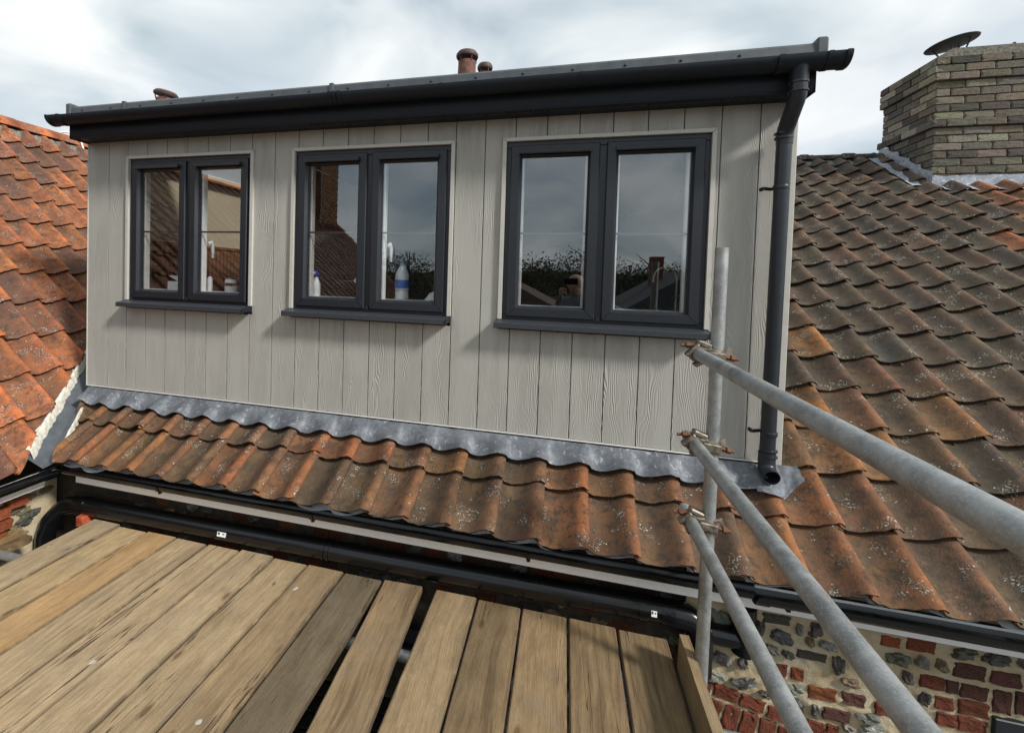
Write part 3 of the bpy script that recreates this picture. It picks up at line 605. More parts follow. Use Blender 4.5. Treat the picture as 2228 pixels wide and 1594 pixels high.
# ------------------------------------------------------------------ dormer
dorm = thing('dormer', 'grey flat roofed dormer clad in vertical wood grain boards with three windows', 'dormer', (2.07, 0, 0))
XG, BW, XL, XE, ZT = -.0645, .18, -.266, 4.385, 1.852
WX = [(.1175, 1.2153), (1.5153, 2.6316), (2.924, 4.0512)]; WZB, WZT = .66, 1.7376
def cells(x0, x1, z0, z1, holes, y0, y1):
    xs = sorted({x0, x1} | {v for h in holes for v in h[:2] if x0 < v < x1}); zs = sorted({z0, z1} | {v for h in holes for v in h[2:] if z0 < v < z1})
    def solid(i, j):
        if not (0 <= i < len(xs) - 1 and 0 <= j < len(zs) - 1): return False
        cx_, cz_ = (xs[i] + xs[i + 1]) / 2, (zs[j] + zs[j + 1]) / 2
        return not any(h[0] < cx_ < h[1] and h[2] < cz_ < h[3] for h in holes)
    comps = {}; seen = set()
    allc = [(i, j) for i in range(len(xs) - 1) for j in range(len(zs) - 1) if solid(i, j)]
    groups = []
    for c in allc:
        if c in seen: continue
        st = [c]; seen.add(c); grp = []
        while st:
            a = st.pop(); grp.append(a)
            for d in ((1, 0), (-1, 0), (0, 1), (0, -1)):
                b = (a[0] + d[0], a[1] + d[1])
                if b in seen or not solid(*b): continue
                seen.add(b); st.append(b)
        groups.append(grp)
    for grp in groups:
        m = MB(); G = set(grp)
        for i, j in grp:
            a, b, c, d = xs[i], xs[i + 1], zs[j], zs[j + 1]
            m.add([(a, y0, c), (b, y0, c), (b, y0, d), (a, y0, d)], [(0, 1, 2, 3)])
            for (di, dj), (p, q) in (((-1, 0), ((a, d), (a, c))), ((1, 0), ((b, c), (b, d))), ((0, -1), ((a, c), (b, c))), ((0, 1), ((b, d), (a, d)))):
                if (i + di, j + dj) not in G: m.add([(p[0], y0, p[1]), (p[0], y1, p[1]), (q[0], y1, q[1]), (q[0], y0, q[1])], [(0, 1, 2, 3)])
        yield m
HOLES = [(a, b, WZB - .05, WZT) for a, b in WX]
edges = [XL] + [XG + k * BW for k in range(25)] + [XE - .0]
for a, b in zip(edges, edges[1:]):
    if b - a < .01: continue
    for m in cells(a + .0028, b - .0028, 0.0, ZT, HOLES, -.012, .004): m.build('cladding_board', CLAD, dorm)
for k, m in enumerate(cells(XL, XE, -.01, ZT, HOLES, .002, .04)): m.build('groove_backing', m_plain('groove_shadow_grey', (.2, .195, .18), .8), dorm)
MB().box((XE + .002, -.026, -.012), (XE + .034, .03, ZT), .003).box((XE - .018, -.021, -.012), (XE - .002, .0, ZT), .002).build('corner_trim', TRIM, dorm)
MB().box((XL - .006, -.016, -.004), (XL + .003, .03, ZT), .002).build('corner_trim', TRIM, dorm)
MB().box((XL, -.022, -.011), (XE + .034, .02, -.003), .002).build('base_trim', TRIMW, dorm)
for x, s_ in ((XL, -1), (XE + .034, 1)):   # cheeks
    m = MB(); P = [(.031, -.10), (.031, 1.99), (3.45, 1.99)]; m.prism(P, x - .02 if s_ > 0 else x, x if s_ > 0 else x + .02); m.build('cheek', CLAD, dorm)
# soffit, fascia, roof and roof edge
FX0, FX1, FY = -.262, 4.425, -.15
MB().box((FX0, FY + .012, ZT + .001), (FX1, .02, ZT + .016)).build('soffit', GUT, dorm)
m = MB()
for k in range(150): m.box((FX0 + .05 + k * .031, FY + .045, ZT - .001), (FX0 + .068 + k * .031, FY + .057, ZT + .002))
m.build('soffit_vent', BLACK, dorm)
P = [(FY, ZT + .012), (FY + .004, ZT - .002), (FY + .014, ZT - .006), (FY + .014, 2.02), (FY - .006, 2.02), (FY - .006, ZT + .05)]
MB().prism(P, FX0, FX1).build('fascia', GUT, dorm)
MB().box((FX0 - .006, FY - .004, ZT - .008), (FX0, .0, 2.0), .002).build('box_end', GUT, dorm); MB().box((FX1, FY - .004, ZT - .008), (FX1 + .006, .0, 2.0), .002).build('box_end', GUT, dorm)
for m in [MB().box((FX0 + .03, FY + .02, 1.99), (FX1 - .02, .5, 2.03)).box((FX0 + .03, 2.3, 1.99), (FX1 - .02, 3.5, 2.03)).box((1.2, .5, 1.99), (FX1 - .02, 2.3, 2.03)).box((FX0 + .03, .5, 1.99), (-.1, 2.3, 2.03))]: m.build('flat_roof', EDGE, dorm)
MB().box((-.1, .5, 2.032), (1.2, 2.3, 2.04)).build('added_rooflight', GLASS, dorm)  # unseen rooflight added over open roof and ceiling to light the room
ez0, ez1 = 1.985, 2.066
for a, b in ((-.21, .28), (.283, 1.885), (1.888, 4.412)):
    P = [(-.192, ez0), (-.182, ez0 - .004), (-.166, 2.02), (-.13, 2.022), (-.13, ez1 - .012), (-.142, ez1), (-.176, ez1), (-.186, ez1 - .012)]
    MB().prism(P, a, b).build('roof_edge_trim', EDGE, dorm, 30)
for x in (.28, 1.886): MB().box((x - .014, -.1955, ez0 + .001), (x + .014, -.128, ez1 + .003), .002).build('trim_joint', EDGE, dorm)
MB().box((-.252, -.196, 1.99), (-.205, 3.4, 2.088), .008).build('upstand', EDGE, dorm); MB().box((4.410, -.196, 1.985), (4.458, 3.4, 2.088), .008).build('upstand', EDGE, dorm)
sm = None
x = -.10
while x < 4.35:
    m = MB(); m.lathe((0, 0, 0), [(.0075, 0), (.0075, .003), (.004, .0055)], (0, -1, 0), 8)
    if sm is None: sm = m.mesh('screw', COWL)
    place(sm, 'screw', dorm, (x, -.188, ez0 + .047)); x += .262

# windows
def window(x0, x1, label, open_left=0.):
    w = sub('window', dorm, ((x0 + x1) / 2, 0, WZB)); w['label'] = label
    z0, z1 = WZB, WZT; t = .022
    # cladding surround: top ledge and two sides, mitred
    def side(nm, P, mat): MB().prism(P, -.030, .03, 'y').build(nm, mat, w)
    side('surround_trim', [(x0, z1 - .002), (x1, z1 - .002), (x1 - t, z1 - t), (x0 + t, z1 - t)], TRIM)
    side('surround_trim', [(x0 - .001, z1 - .004), (x0 + t - .001, z1 - t - .002), (x0 + t - .001, z0 + .012), (x0 - .001, z0 + .012)], TRIM)
    side('surround_trim', [(x1 + .001, z1 - .004), (x1 + .001, z0 + .012), (x1 - t + .001, z0 + .012), (x1 - t + .001, z1 - t - .002)], TRIM)
    a, b, c, d = x0 + t, x1 - t, z0 + .004, z1 - t; f = .038; y0, y1 = -.010, .06
    mid = (a + b) / 2
    MB().box((a, y0, d - f), (b, y1, d), .003).box((a, y0, c), (b, y1, c + f), .003).box((a, y0 + .0005, c + f), (a + f, y1, d - f), .003).box((b - f, y0 + .0005, c + f), (b, y1, d - f), .003).box((mid - .024, y0 + .001, c + f), (mid + .024, y1, d - f), .003).build('frame', ANTH, w)
    MB().box((mid - .010, y0 - .012, c + .02), (mid + .010, y0, c + .044), .002).build('drain_cover', ANTH, w)
    for k, (sa, sb) in enumerate(((a + f - .012, mid - .018), (mid + .018, b - f + .012))):
        sc_, sd = c + f - .012, d - f + .012; sw = .064; ys = -.026
        m = MB()      # mitred sash with a sloping inner bead
        O = [(sa, sc_), (sb, sc_), (sb, sd), (sa, sd)]; I = [(sa + sw - .014, sc_ + sw - .014), (sb - sw + .014, sc_ + sw - .014), (sb - sw + .014, sd - sw + .014), (sa + sw - .014, sd - sw + .014)]; J = [(sa + sw, sc_ + sw), (sb - sw, sc_ + sw), (sb - sw, sd - sw), (sa + sw, sd - sw)]
        O2 = [(p[0] + q[0], p[1] + q[1]) for p, q in zip(O, ((.005, .005), (-.005, .005), (-.005, -.005), (.005, -.005)))]
        L0 = [(p[0], .03, p[1]) for p in O]; L1 = [(p[0], ys + .006, p[1]) for p in O]; L2 = [(p[0], ys, p[1]) for p in O2]; L3 = [(p[0], ys, p[1]) for p in I]; L4 = [(p[0], ys + .018, p[1]) for p in J]; L5 = [(p[0], .03, p[1]) for p in J]
        V = L0 + L1 + L2 + L3 + L4 + L5; F = []
        for l in range(5):
            for i in range(4): F.append((l * 4 + i, l * 4 + (i + 1) % 4, (l + 1) * 4 + (i + 1) % 4, (l + 1) * 4 + i))
        m.add(V, F)
        m.build('sash', ANTH, w)
        m = MB()      # mitre joints
        for (p, q) in zip(O2, I):
            dv = Vector((q[0] - p[0], 0, q[1] - p[1])); L = dv.length; ang = math.atan2(dv.z, dv.x)
            m.obox(((p[0] + q[0]) / 2, ys - .0002, (p[1] + q[1]) / 2), Matrix.Rotation(-ang, 3, 'Y'), (L / 2, .0006, .0011))
        m.build('mitre_joint', BLACK, w)
        ga, gb, gc, gd = sa + sw - .004, sb - sw + .004, sc_ + sw - .004, sd - sw + .004
        MB().box((ga, .004, gc), (gb, .008, gd)).build('pane', GLASS, w)
        zb_ = 1.182
        MB().box((ga, .012, zb_ - .006), (gb, .018, zb_ + .006), .001).build('glazing_bar', SLATE, w)
        # trickle vent hood
        va, vb = sa + sw - .016, sb - sw + .016; vz = sd - sw + .020
        m = MB(); m.prism([(ys, vz + .016), (ys - .020, vz + .010), (ys - .026, vz - .006), (ys - .020, vz - .012), (ys - .012, vz - .004), (ys, vz - .004)], va, vb); m.build('trickle_vent', SLATE, w, 30); MB().box((va + .004, ys - .0015, vz - .017), (vb - .004, ys + .002, vz - .0045)).build('vent_slot', BLACK, w)
        MB().box((sa + .006, .028, sc_ + sw - .012), (sa + sw + .012, .07, sd - sw + .012), .003).box((sb - sw - .012, .028, sc_ + sw - .012), (sb - .006, .07, sd - sw + .012), .003).build('inner_sash', WHITE if k == 1 else TRIMW, w)
        if k == 1 and label[0] != 'r':
            m = MB(); hx = sa + sw + .018; m.tube([(hx, .075, 1.10), (hx + .004, .10, 1.115), (hx + .008, .11, 1.09), (hx + .010, .11, 1.00)], [.013, .014, .012, .009], 10); m.build('handle', WHITE, w, 50)
    s0, s1 = x0 - .012 if x0 > .2 else x0 + .0, x1 - .008
    P = [(-.106, z0 - .032), (-.106, z0 - .006), (-.100, z0 - .002), (-.012, z0 + .010), (.03, z0 + .010), (.03, z0 - .026), (-.092, z0 - .026), (-.092, z0 - .036), (-.100, z0 - .036)]
    MB().prism([(p[0] + .004, p[1]) for p in P], s0, s1).build('sill', SLATE, w)
    MB().prism([(p[0] * 1.03, p[1] + .001 * (1 if p[1] > z0 - .02 else -1)) for p in P], s1 + .0005, s1 + .006).build('sill_end', GUT, w)
    return w
window(*WX[0], 'window beside the orange roof'); window(*WX[1], 'middle window with a water bottle inside'); window(*WX[2], 'right window by the downpipe')

# lead flashing over the top tile course, in sheets
def lead_h(s_): return max(roll_h(s_ + d) for d in (-.10, -.05, 0, .05, .09)) * .5 + .5 * sum(roll_h(s_ + d) for d in (-.12, -.06, 0, .06, .10)) / 5
def lead(x0, x1, y1=-.088):
    m = MB(); n = int((x1 - x0) / .012)
    def f(u, v):
        x = x0 + (x1 - x0) * u; s_ = (x - .29) / TW; y = .03 + (y1 - .03) * v + (.012 * mnoise.noise((x * 4, 0, 9)) if v > .9 else 0)
        a = min(1, v * 1.35); h = .090 * (1 - a) + (.050 + lead_h(s_) * (.6 + .35 * v)) * a + .004 * mnoise.noise((x * 16, v * 5, 2))
        return rp(x, y, h + .010)
    m.grid(f, n, 12, True)
    k = len(m.v); w_ = n + 1      # turn the bottom edge down a little so the sheet shows thickness
    low = m.v[12 * w_:13 * w_]; m.add(low + [q + Vector((0, .002, -.004)) for q in low], [(i, n + 1 + i, n + 2 + i, i + 1) for i in range(n)])
    return m.build('lead_flashing', LEAD, dorm, 60)
for a, b in ((-.23, 1.16), (1.15, 2.905), (2.895, 4.30)): lead(a, b)
m = MB(); m.grid(lambda u, v: rp(4.27 + .235 * u, .06 - (.165 + .02 * math.sin(5 * u) - .06 * max(0, u - .5) * 2) * v, .060 + lead_h((4.27 + .235 * u - .29) / TW) * (.6 + .3 * v) + .008 * mnoise.noise((u * 6, v * 4, 4))), 40, 14, True); m.build('lead_flashing', LEAD, dorm, 60)

# room behind the glass
rm = sub('interior', dorm, (2, 1.5, 0))
MB().box((XL + .06, .06, -.6), (XE - .03, 3.2, -.56)).build('floor', DARKW, rm); MB().box((XL + .06, .05, 1.80), (1.2, .5, 1.84)).box((XL + .06, .5, 1.80), (-.1, 2.3, 1.84)).build('ceiling', CREAM, rm); MB().box((1.202, .05, 1.80), (XE - .03, 3.2, 1.84)).box((XL + .06, 2.302, 1.80), (1.2, 3.2, 1.84)).build('ceiling', DARKW, rm); MB().box((1.17, .5, 1.30), (1.199, 2.3, 1.80)).build('bulkhead', DARKW, rm)
for x in (3.62, 3.95): MB().box((x, 2.86, -.5), (x + .07, 2.895, 1.7), .004).build('door_post', CREAM, rm)
MB().box((XL + .06, 2.9, -.6), (XE - .03, 2.95, 1.8)).build('back_wall', DARKW, rm); MB().box((XE - .06, .06, -.6), (XE - .03, 2.9, 1.8)).build('end_wall', DARKW, rm)
MB().box((XL + .025, .06, -.6), (XL + .06, 2.9, 1.8)).build('end_wall', CREAM, rm)
m = MB(); y = .50
while y < 2.8: m.box((XL + .062, y, -.5), (XL + .10, y + .040, 1.115), .003); y += .052
m.build('slatted_panel', BROWN, rm)
MB().box((XL + .061, .49, 1.12), (XL + .11, 2.85, 1.15), .003).build('panel_cap', BROWN, rm)
MB().box((XL + .06, .07, .725), (XE - .06, .20, .752), .004).build('window_board', WHITE, rm); MB().box((1.3, .201, .71), (XE - .06, .78, .74), .004).build('worktop', DARKW, rm)
MB().box((1.6, 1.4, -.5), (3.2, 2.0, .5), .01).build('kitchen_unit', BROWN, rm)

# things on the window board
def lathe_thing(name, label, cat, parts, loc):
    t_ = thing(name, label, cat, loc)
    for nm, prof, mt in parts: MB().lathe(loc, prof, (0, 0, 1), 20).build(nm, mt, t_, 40)
    return t_
def m_pet():
    t = NT('clear_plastic'); b = t.nd('BsdfPrincipled'); t.put(b.inputs['Base Color'], (.75, .78, .8)); t.put(b.inputs['Roughness'], .15); t.put(b.inputs['Alpha'], .72); t.t.links.new(b.outputs[0], t.out.inputs[0]); return t.m
CLEAR = m_pet(); LABEL = m_plain('blue_label', (.05, .12, .42), .5, 0, .3, 40)
lathe_thing('water_bottle', 'clear plastic water bottle with blue label on the middle window board', 'bottle', [('body', [(.030, 0), (.044, .004), (.045, .05), (.041, .056), (.045, .062), (.046, .15), (.040, .180), (.022, .212), (.0145, .222)], PLAST if 0 else CLEAR), ('label', [(.0463, .075), (.0468, .077), (.0468, .128), (.0463, .13)], LABEL), ('cap', [(.0155, .222), (.016, .224), (.016, .240), (.014, .242)], m_plain('pale_blue_cap', (.25, .38, .5), .4))], (2.255, .135, .753))
t_ = thing('spray_bottle', 'white spray bottle with dark blue trigger head inside middle window', 'bottle', (1.625, .125, .753))
MB().lathe((1.625, .125, .753), [(.028, 0), (.031, .005), (.030, .08), (.018, .115), (.012, .13)]).build('body', PLAST, t_, 40)
MB().box((1.61, .105, .883), (1.64, .155, .935), .008).build('spray_head', BLUE, t_); MB().box((1.619, .09, .905), (1.631, .105, .92), .003).build('nozzle', PLAST, t_)
lathe_thing('paint_tin', 'small white tin with banded label standing inside window beside orange roof', 'tin', [('can', [(.040, 0), (.041, .003), (.041, .085), (.036, .095)], PLAST), ('label_band', [(.0413, .045), (.0416, .046), (.0416, .066), (.0413, .067)], m_plain('dark_red_label', (.2, .03, .02), .5)), ('lid', [(.037, .095), (.037, .104), (.030, .106)], FORGED)], (.925, .125, .753))
lathe_thing('glue_tube', 'thin white tube standing beside the sash inside window beside orange roof', 'tube', [('body', [(.018, 0), (.019, .01), (.019, .095), (.008, .11)], PLAST), ('cap', [(.008, .11), (.008, .13), (.004, .135)], RUST)], (.735, .13, .753))
t_ = thing('document_box', 'white card box lying open inside the window beside orange roof', 'box', (.42, .2, .753))
MB().obox((.46, .14, .785), Matrix.Rotation(.2, 3, 'Z'), (.075, .045, .032), .003).build('carton', PLAST, t_); MB().obox((.45, .14, .83), Matrix.Rotation(.2, 3, 'Z') @ Matrix.Rotation(.5, 3, 'Y'), (.06, .045, .002)).build('flap', PLAST, t_)
t_ = thing('hand_drill', 'pale drill with long bit lying inside the middle window', 'drill', (1.95, .16, .80))
MB().lathe((1.90, .15, .865), [(.008, 0), (.022, .02), (.026, .04), (.020, .06), (.030, .065), (.032, .16), (.025, .17)], (1, 0, .05), 16).build('chuck', PLAST, t_, 40); MB().lathe((1.80, .15, .860), [(.001, 0), (.0035, .01), (.0035, .11)], (1, 0, .05), 8).build('bit', FORGED, t_, 40); MB().obox((2.03, .15, .80), Matrix.Rotation(.2, 3, 'Y'), (.02, .018, .05), .006).build('grip', DARKW, t_)
t_ = thing('mixer_tap', 'slim brass gooseneck tap behind the right window', 'tap', (4.0, .5, .74))
MB().tube([(4.0, .5, .74), (4.0, .5, .94)] + [(3.93 + .07 * math.cos(a), .5, .94 + .075 * math.sin(a)) for a in (math.pi * k / 12 for k in range(1, 12))] + [(3.86, .5, .94), (3.86, .5, .915)], .0075, 10).build('spout', STEEL, t_, 50); MB().lathe((4.0, .5, .741), [(.022, 0), (.022, .008), (.013, .012), (.013, .06)]).build('base', STEEL, t_, 40); MB().tube([(3.97, .47, .82), (4.03, .53, .835)], .005, 8).build('lever', STEEL, t_, 50)
t_ = thing('cleaning_cloth', 'crumpled white cloth on the middle window board near its mullion end', 'cloth', (2.46, .14, .753)); MB().grid(lambda u, v: Vector((2.42 + .10 * u, .10 + .09 * v, .756 + .055 * math.sin(3.1 * u) * math.sin(3.1 * v) + .01 * mnoise.noise((u * 6, v * 6, 3)))), 14, 14).build('fold', PLAST, t_, 60)

# ------------------------------------------------------------------ dormer gutter and downpipe
def arc_poly(yc, zc, r, th, a0=180, a1=360, ky=1., n=16, lip=0.):
    o = [(yc + ky * r * math.cos(math.radians(a0 + (a1 - a0) * i / n)), zc + r * math.sin(math.radians(a0 + (a1 - a0) * i / n))) for i in range(n + 1)]
    i_ = [(yc + ky * (r - th) * math.cos(math.radians(a0 + (a1 - a0) * i / n)), zc + (r - th) * math.sin(math.radians(a0 + (a1 - a0) * i / n))) for i in range(n + 1)]
    return o + i_[::-1]
gt = thing('roof_gutter', 'dark anthracite gutter along the eaves of the flat dormer roof', 'gutter', (2.1, -.215, 1.89))
GY, GZ, GR = -.213, 1.982, .056
def gsec(x0, x1, r, nm, zoff=0., par=None, ky=1.0): return MB().prism(arc_poly(GY, GZ + zoff, r, .0045, ky=ky) , x0, x1).build(nm, GUT, par or gt, 30)
gsec(-.215, 1.94, GR, 'channel'); gsec(1.945, 4.25, GR, 'channel')
for x in (1.915, 1.945, 1.975): gsec(x - .010, x + .010, GR + .006, 'union', .003)
for x in (.45, 1.16, 2.60, 3.35): gsec(x - .006, x + .006, GR + .003, 'bracket', .002)
gsec(-.335, -.20, GR + .004, 'end_outlet', .001); gsec(-.232, -.212, GR + .009, 'union', .002); gsec(-.338, -.318, GR + .009, 'union', .002); MB().prism([(GY + (GR) * math.cos(a), GZ + GR * math.sin(a)) for a in (math.pi + math.pi * k / 12 for k in range(13))], -.326, -.322).build('stop_end', GUT, gt)
gsec(4.245, 4.52, GR + .004, 'end_outlet', .001); gsec(4.23, 4.255, GR + .009, 'union', .002); gsec(4.425, 4.445, GR + .008, 'union', .002); gsec(4.495, 4.515, GR + .009, 'union', .002); MB().prism([(GY + (GR) * math.cos(a), GZ + GR * math.sin(a)) for a in (math.pi + math.pi * k / 12 for k in range(13))], 4.498, 4.502).build('stop_end', GUT, gt)
MB().lathe((4.335, GY, 1.865), [(.038, 0), (.038, .05), (.045, .075), (.045, .085)], (0, 0, 1), 20).build('outlet_spout', GUT, gt, 40)

PIPE = m_plain('anthracite_downpipe', (.018, .0225, .029), .33, 0, .1, 40, .02)
dp = thing('downpipe', 'round anthracite downpipe at the corner of the dormer', 'downpipe', (4.335, -.08, -.06))
m = MB(); m.tube([(4.335, GY, 1.90), (4.335, GY, 1.84), (4.335, GY + .004, 1.815), (4.335, GY + .02, 1.79), (4.336, -.12, 1.715), (4.337, -.095, 1.69), (4.338, -.085, 1.665), (4.338, -.083, 1.62)], .036, 20); m.build('offset_bend', PIPE, dp, 60)
MB().tube([(4.338, -.083, 1.66), (4.330, -.08, .06)], .034, 20, True).build('pipe', PIPE, dp, 60)
for z, r in ((1.825, .0405), (1.865, .0405), (1.645, .041), (1.668, .041), (.045, .040), (.075, .040)): 
    yy = GY if z > 1.75 else -.083
    MB().lathe((4.3345, yy, z), [(r - .004, 0), (r, .002), (r, .010), (r - .004, .012)], (0, 0, 1), 20).build('socket_ring', PIPE, dp, 40)
for z in (1.395, .155):
    m = MB(); m.lathe((4.334, -.082, z), [(.0355, 0), (.0365, .002), (.0365, .020), (.0355, .022)], (0, 0, 1), 20); m.obox((4.283, -.055, z + .011), Matrix.Rotation(.5, 3, 'Z'), (.028, .006, .008), .002); m.build('pipe_bracket', PIPE, dp, 40)
    MB().lathe((4.262, -.036, z + .011), [(.010, 0), (.010, .022), (.006, .026)], (0, -1, 0), 12).build('bracket_boss', GUT, dp, 40)
m = MB(); m.tube([(4.330, -.08, .07), (4.330, -.081, .015), (4.330, -.090, -.012), (4.330, -.112, -.028), (4.330, -.150, -.036)], .0385, 22, False, .004); m.build('shoe', PIPE, dp, 60)

# ------------------------------------------------------------------ lower black gutters and soil pipe
lg = thing('roof_gutter', 'shiny black gutter under the front edge of brown pantiles', 'gutter', (2.5, -.465, -.48))
def bsec(x0, x1, r, nm, yc=-.478, zc=-.412): return MB().prism(arc_poly(yc, zc, r, .004), x0, x1).build(nm, BLACK, lg, 30)
bsec(.10, 4.17, .042, 'channel'); bsec(4.172, 6.9, .054, 'channel', -.484, -.412); bsec(4.15, 4.20, .058, 'union', -.484, -.412)
for x in (.95, 2.0, 3.18, 4.28, 5.4):
    r_ = .046 if x < 4.1 else .058
    bsec(x - .011, x + .011, r_, 'bracket', -.480, -.411); MB().box((x - .009, -.500, -.411 - r_ - .010), (x + .009, -.480, -.411 - r_ + .004), .003).build('clip', BLACK, lg)
lg2 = thing('roof_gutter', 'black gutter under the eaves of the orange pantile wing', 'gutter', (.11, -3, -.5))
MB().prism([(x_, z_) for x_, z_ in arc_poly(.105, -.43, .046, .004)], -8.8, -.435, 'y').build('channel', BLACK, lg2, 30); MB().box((.03, -8.8, -.54), (.045, -.52, -.44)).build('fascia', WHITE, lg2)
MB().prism([(x_, z_) for x_, z_ in arc_poly(.105, -.43, .051, .004)], -.56, -.50, 'y').build('union', BLACK, lg2, 30)
MB().prism([(x_, z_) for x_, z_ in arc_poly(.105, -.43, .052, .004)], -.95, -.93, 'y').build('bracket', BLACK, lg2, 30)

SY, SZ, SR = -.388, -.655, .055
sp = thing('soil_pipe', 'thick black drain pipe running level under the gutter above board ends', 'pipe', (2, SY, SZ - .055))
MB().tube([(.20, SY, SZ - .052), (3.86, SY, SZ + .008)], SR, 24).build('pipe', BLACK, sp, 60)
def szx(x): return SZ - .052 + .060 * (x - .2) / 3.66
for x, w_ in ((.22, .05), (2.03, .012), (2.06, .012), (3.12, .016), (3.22, .012), (3.25, .012), (3.50, .014), (3.72, .04)): MB().tube([(x - w_ / 2, SY, szx(x)), (x + w_ / 2, SY, szx(x))], SR + .005, 24).build('coupling', BLACK, sp, 60)
m = MB(); m.tube([(.26, SY, szx(.26)), (.16, SY, szx(.16)), (.08, SY - .005, szx(.1) - .012), (.02, SY - .02, szx(.1) - .05), (-.02, SY - .05, szx(.1) - .11), (-.035, SY - .07, szx(.1) - .20), (-.035, SY - .075, -3.6)], SR + .001, 20); m.build('elbow', BLACK, sp, 60)
m = MB(); m.tube([(3.80, SY, SZ + .006), (3.92, SY, SZ), (3.96, SY, SZ - .02), (3.975, SY, SZ - .06), (3.975, SY, -.9)], SR + .002, 20); m.build('elbow', BLACK, sp, 60)
MB().tube([(3.96, SY + .02, -.72), (4.20, SY + .02, -.725)], .045, 20).build('branch', BLACK, sp, 60)
MB().tube([(4.16, SY + .02, -.56), (4.16, SY + .02, -.78)], .05, 20).build('branch', BLACK, sp, 60)
def sticker(x, w_, h_):
    a = 2.35; c = Vector((x, SY - (SR + .0015) * math.sin(1.35), szx(x) + (SR + .0015) * math.cos(1.35))); Mx = Matrix.Rotation(-.22, 3, 'X')
    s_ = sub('sticker', sp, c); MB().obox(c, Mx, (w_ / 2, .0006, h_ / 2)).build('paper', WHITE, s_)
    m = MB()
    for i in range(7): m.obox(c + Mx @ Vector((-w_ * .40 + i * w_ * .035, -.0008, .15 * h_)), Mx, (.0005 + .0004 * (i % 3), .0004, h_ * .22))
    m.obox(c + Mx @ Vector((w_ * .22, -.0008, .12 * h_)), Mx, (w_ * .12, .0004, h_ * .12)); m.build('printing', BLACK, s_)
sticker(1.36, .062, .026); sticker(3.765, .024, .026); sticker(.235, .014, .026)

# ------------------------------------------------------------------ scaffold
PZ = -.754
TINT = [(1.0, 1.0, 1.0), (1.05, 1.0, .88), (1.1, .93, .72), (1.02, 1.0, .96), (1.05, 1.03, 1.0), (1.05, 1.04, 1.02), (.95, .93, .88), (.84, .79, .73), (.44, .45, .46), (.78, .72, .65), (.8, .75, .7), (.86, .82, .75), (.64, .59, .52), (.72, .66, .58), (.60, .55, .48), (.60, .56, .50)]  # last boards: brown wood, with rail and toe board shade in the tint
WORN = {TINT[7]: .9, TINT[9]: .9, TINT[12]: .8, TINT[13]: .6, TINT[14]: .5, TINT[15]: .8, TINT[3]: .35}
def plank(name, label, x0, x1, y0, y1, ztop, tint, rot=0., group=None, th=.038):
    m = MB(); n = 26; hw = (x1 - x0) / 2; sd = RND.random() * 50
    ch = .006
    cs = [(-hw + ch, 0), (hw - ch, 0), (hw, -ch), (hw, -th + ch), (hw - ch, -th), (-hw + ch, -th), (-hw, -th + ch), (-hw, -ch)]
    V = []; F = []
    for i in range(n + 1):
        t = i / n; y = (y1 - y0) * t
        for k, (cx_, cz_) in enumerate(cs):
            jx = .0035 * mnoise.noise((sd + (5 if cx_ > 0 else 0), y * 2.2, 0)) + .0012 * mnoise.noise((sd + cx_, y * 14, 0)); jz = .003 * mnoise.noise((sd, y * 1.3, 9)) + .001 * mnoise.noise((sd + cx_ * 9, y * 9, 2))
            je = .004 * mnoise.noise((cx_ * 30, sd, 1)) if i == 0 else 0
            V.append(Vector((cx_ + jx, y + je, cz_ + jz)))
    for i in range(n):
        for k in range(8): F.append((i * 8 + k, (i + 1) * 8 + k, (i + 1) * 8 + (k + 1) % 8, i * 8 + (k + 1) % 8))
    F += [tuple(range(8)), tuple(range(n * 8, n * 8 + 8))[::-1]]
    m.add(V, F); me = m.mesh('scaffold_board', WOOD, (0, 0, 0), 35)
    o = place(me, name, None, ((x0 + x1) / 2, y0, ztop), tint, Matrix.Rotation(rot, 3, 'Z')); o.color = (*tint, WORN.get(tint, .1)); return tag(o, label, 'board', group)
GRP = 'boards of the scaffold platform'
LB = {0: 'tan scaffold board forming the free edge beside the flint side wall', 1: 'yellowish tan scaffold board next to the free edge board', 2: 'orange stained scaffold board third from the flint side wall', 7: 'brown cracked scaffold board alongside the dark grey board', 8: 'dark grey dirty scaffold board', 9: 'loose short scaffold board skewed beside the open gap', 11: 'scaffold board edging the open gap on its toe board side', 15: 'brown cracked scaffold board against the upright toe board'}
x = .3486
for k in range(11):
    w_ = .2202; xa = x + k * .228
    if k == 10: xa = x + 10 * .228 + .010
    if k > 10: break
    y0 = -.437 + RND.uniform(-.008, .008)
    if k == 9: plank('scaffold_board', LB[9], xa + .002, xa + .220, y0 + .014, -1.72, PZ - .002, TINT[9], .058, GRP)
    elif k == 10: pass
    else: plank('scaffold_board', LB.get(k, ['', '', '', 'plain tan scaffold board beside the orange stained board', 'plain tan scaffold board second from the orange stained board', 'plain tan scaffold board third from the orange stained board', 'tan scaffold board next to the brown cracked board'][k] if k < 7 else ''), xa, xa + w_, y0, -4.4, PZ + RND.uniform(-.003, .003), TINT[k], RND.uniform(-.001, .001), GRP)
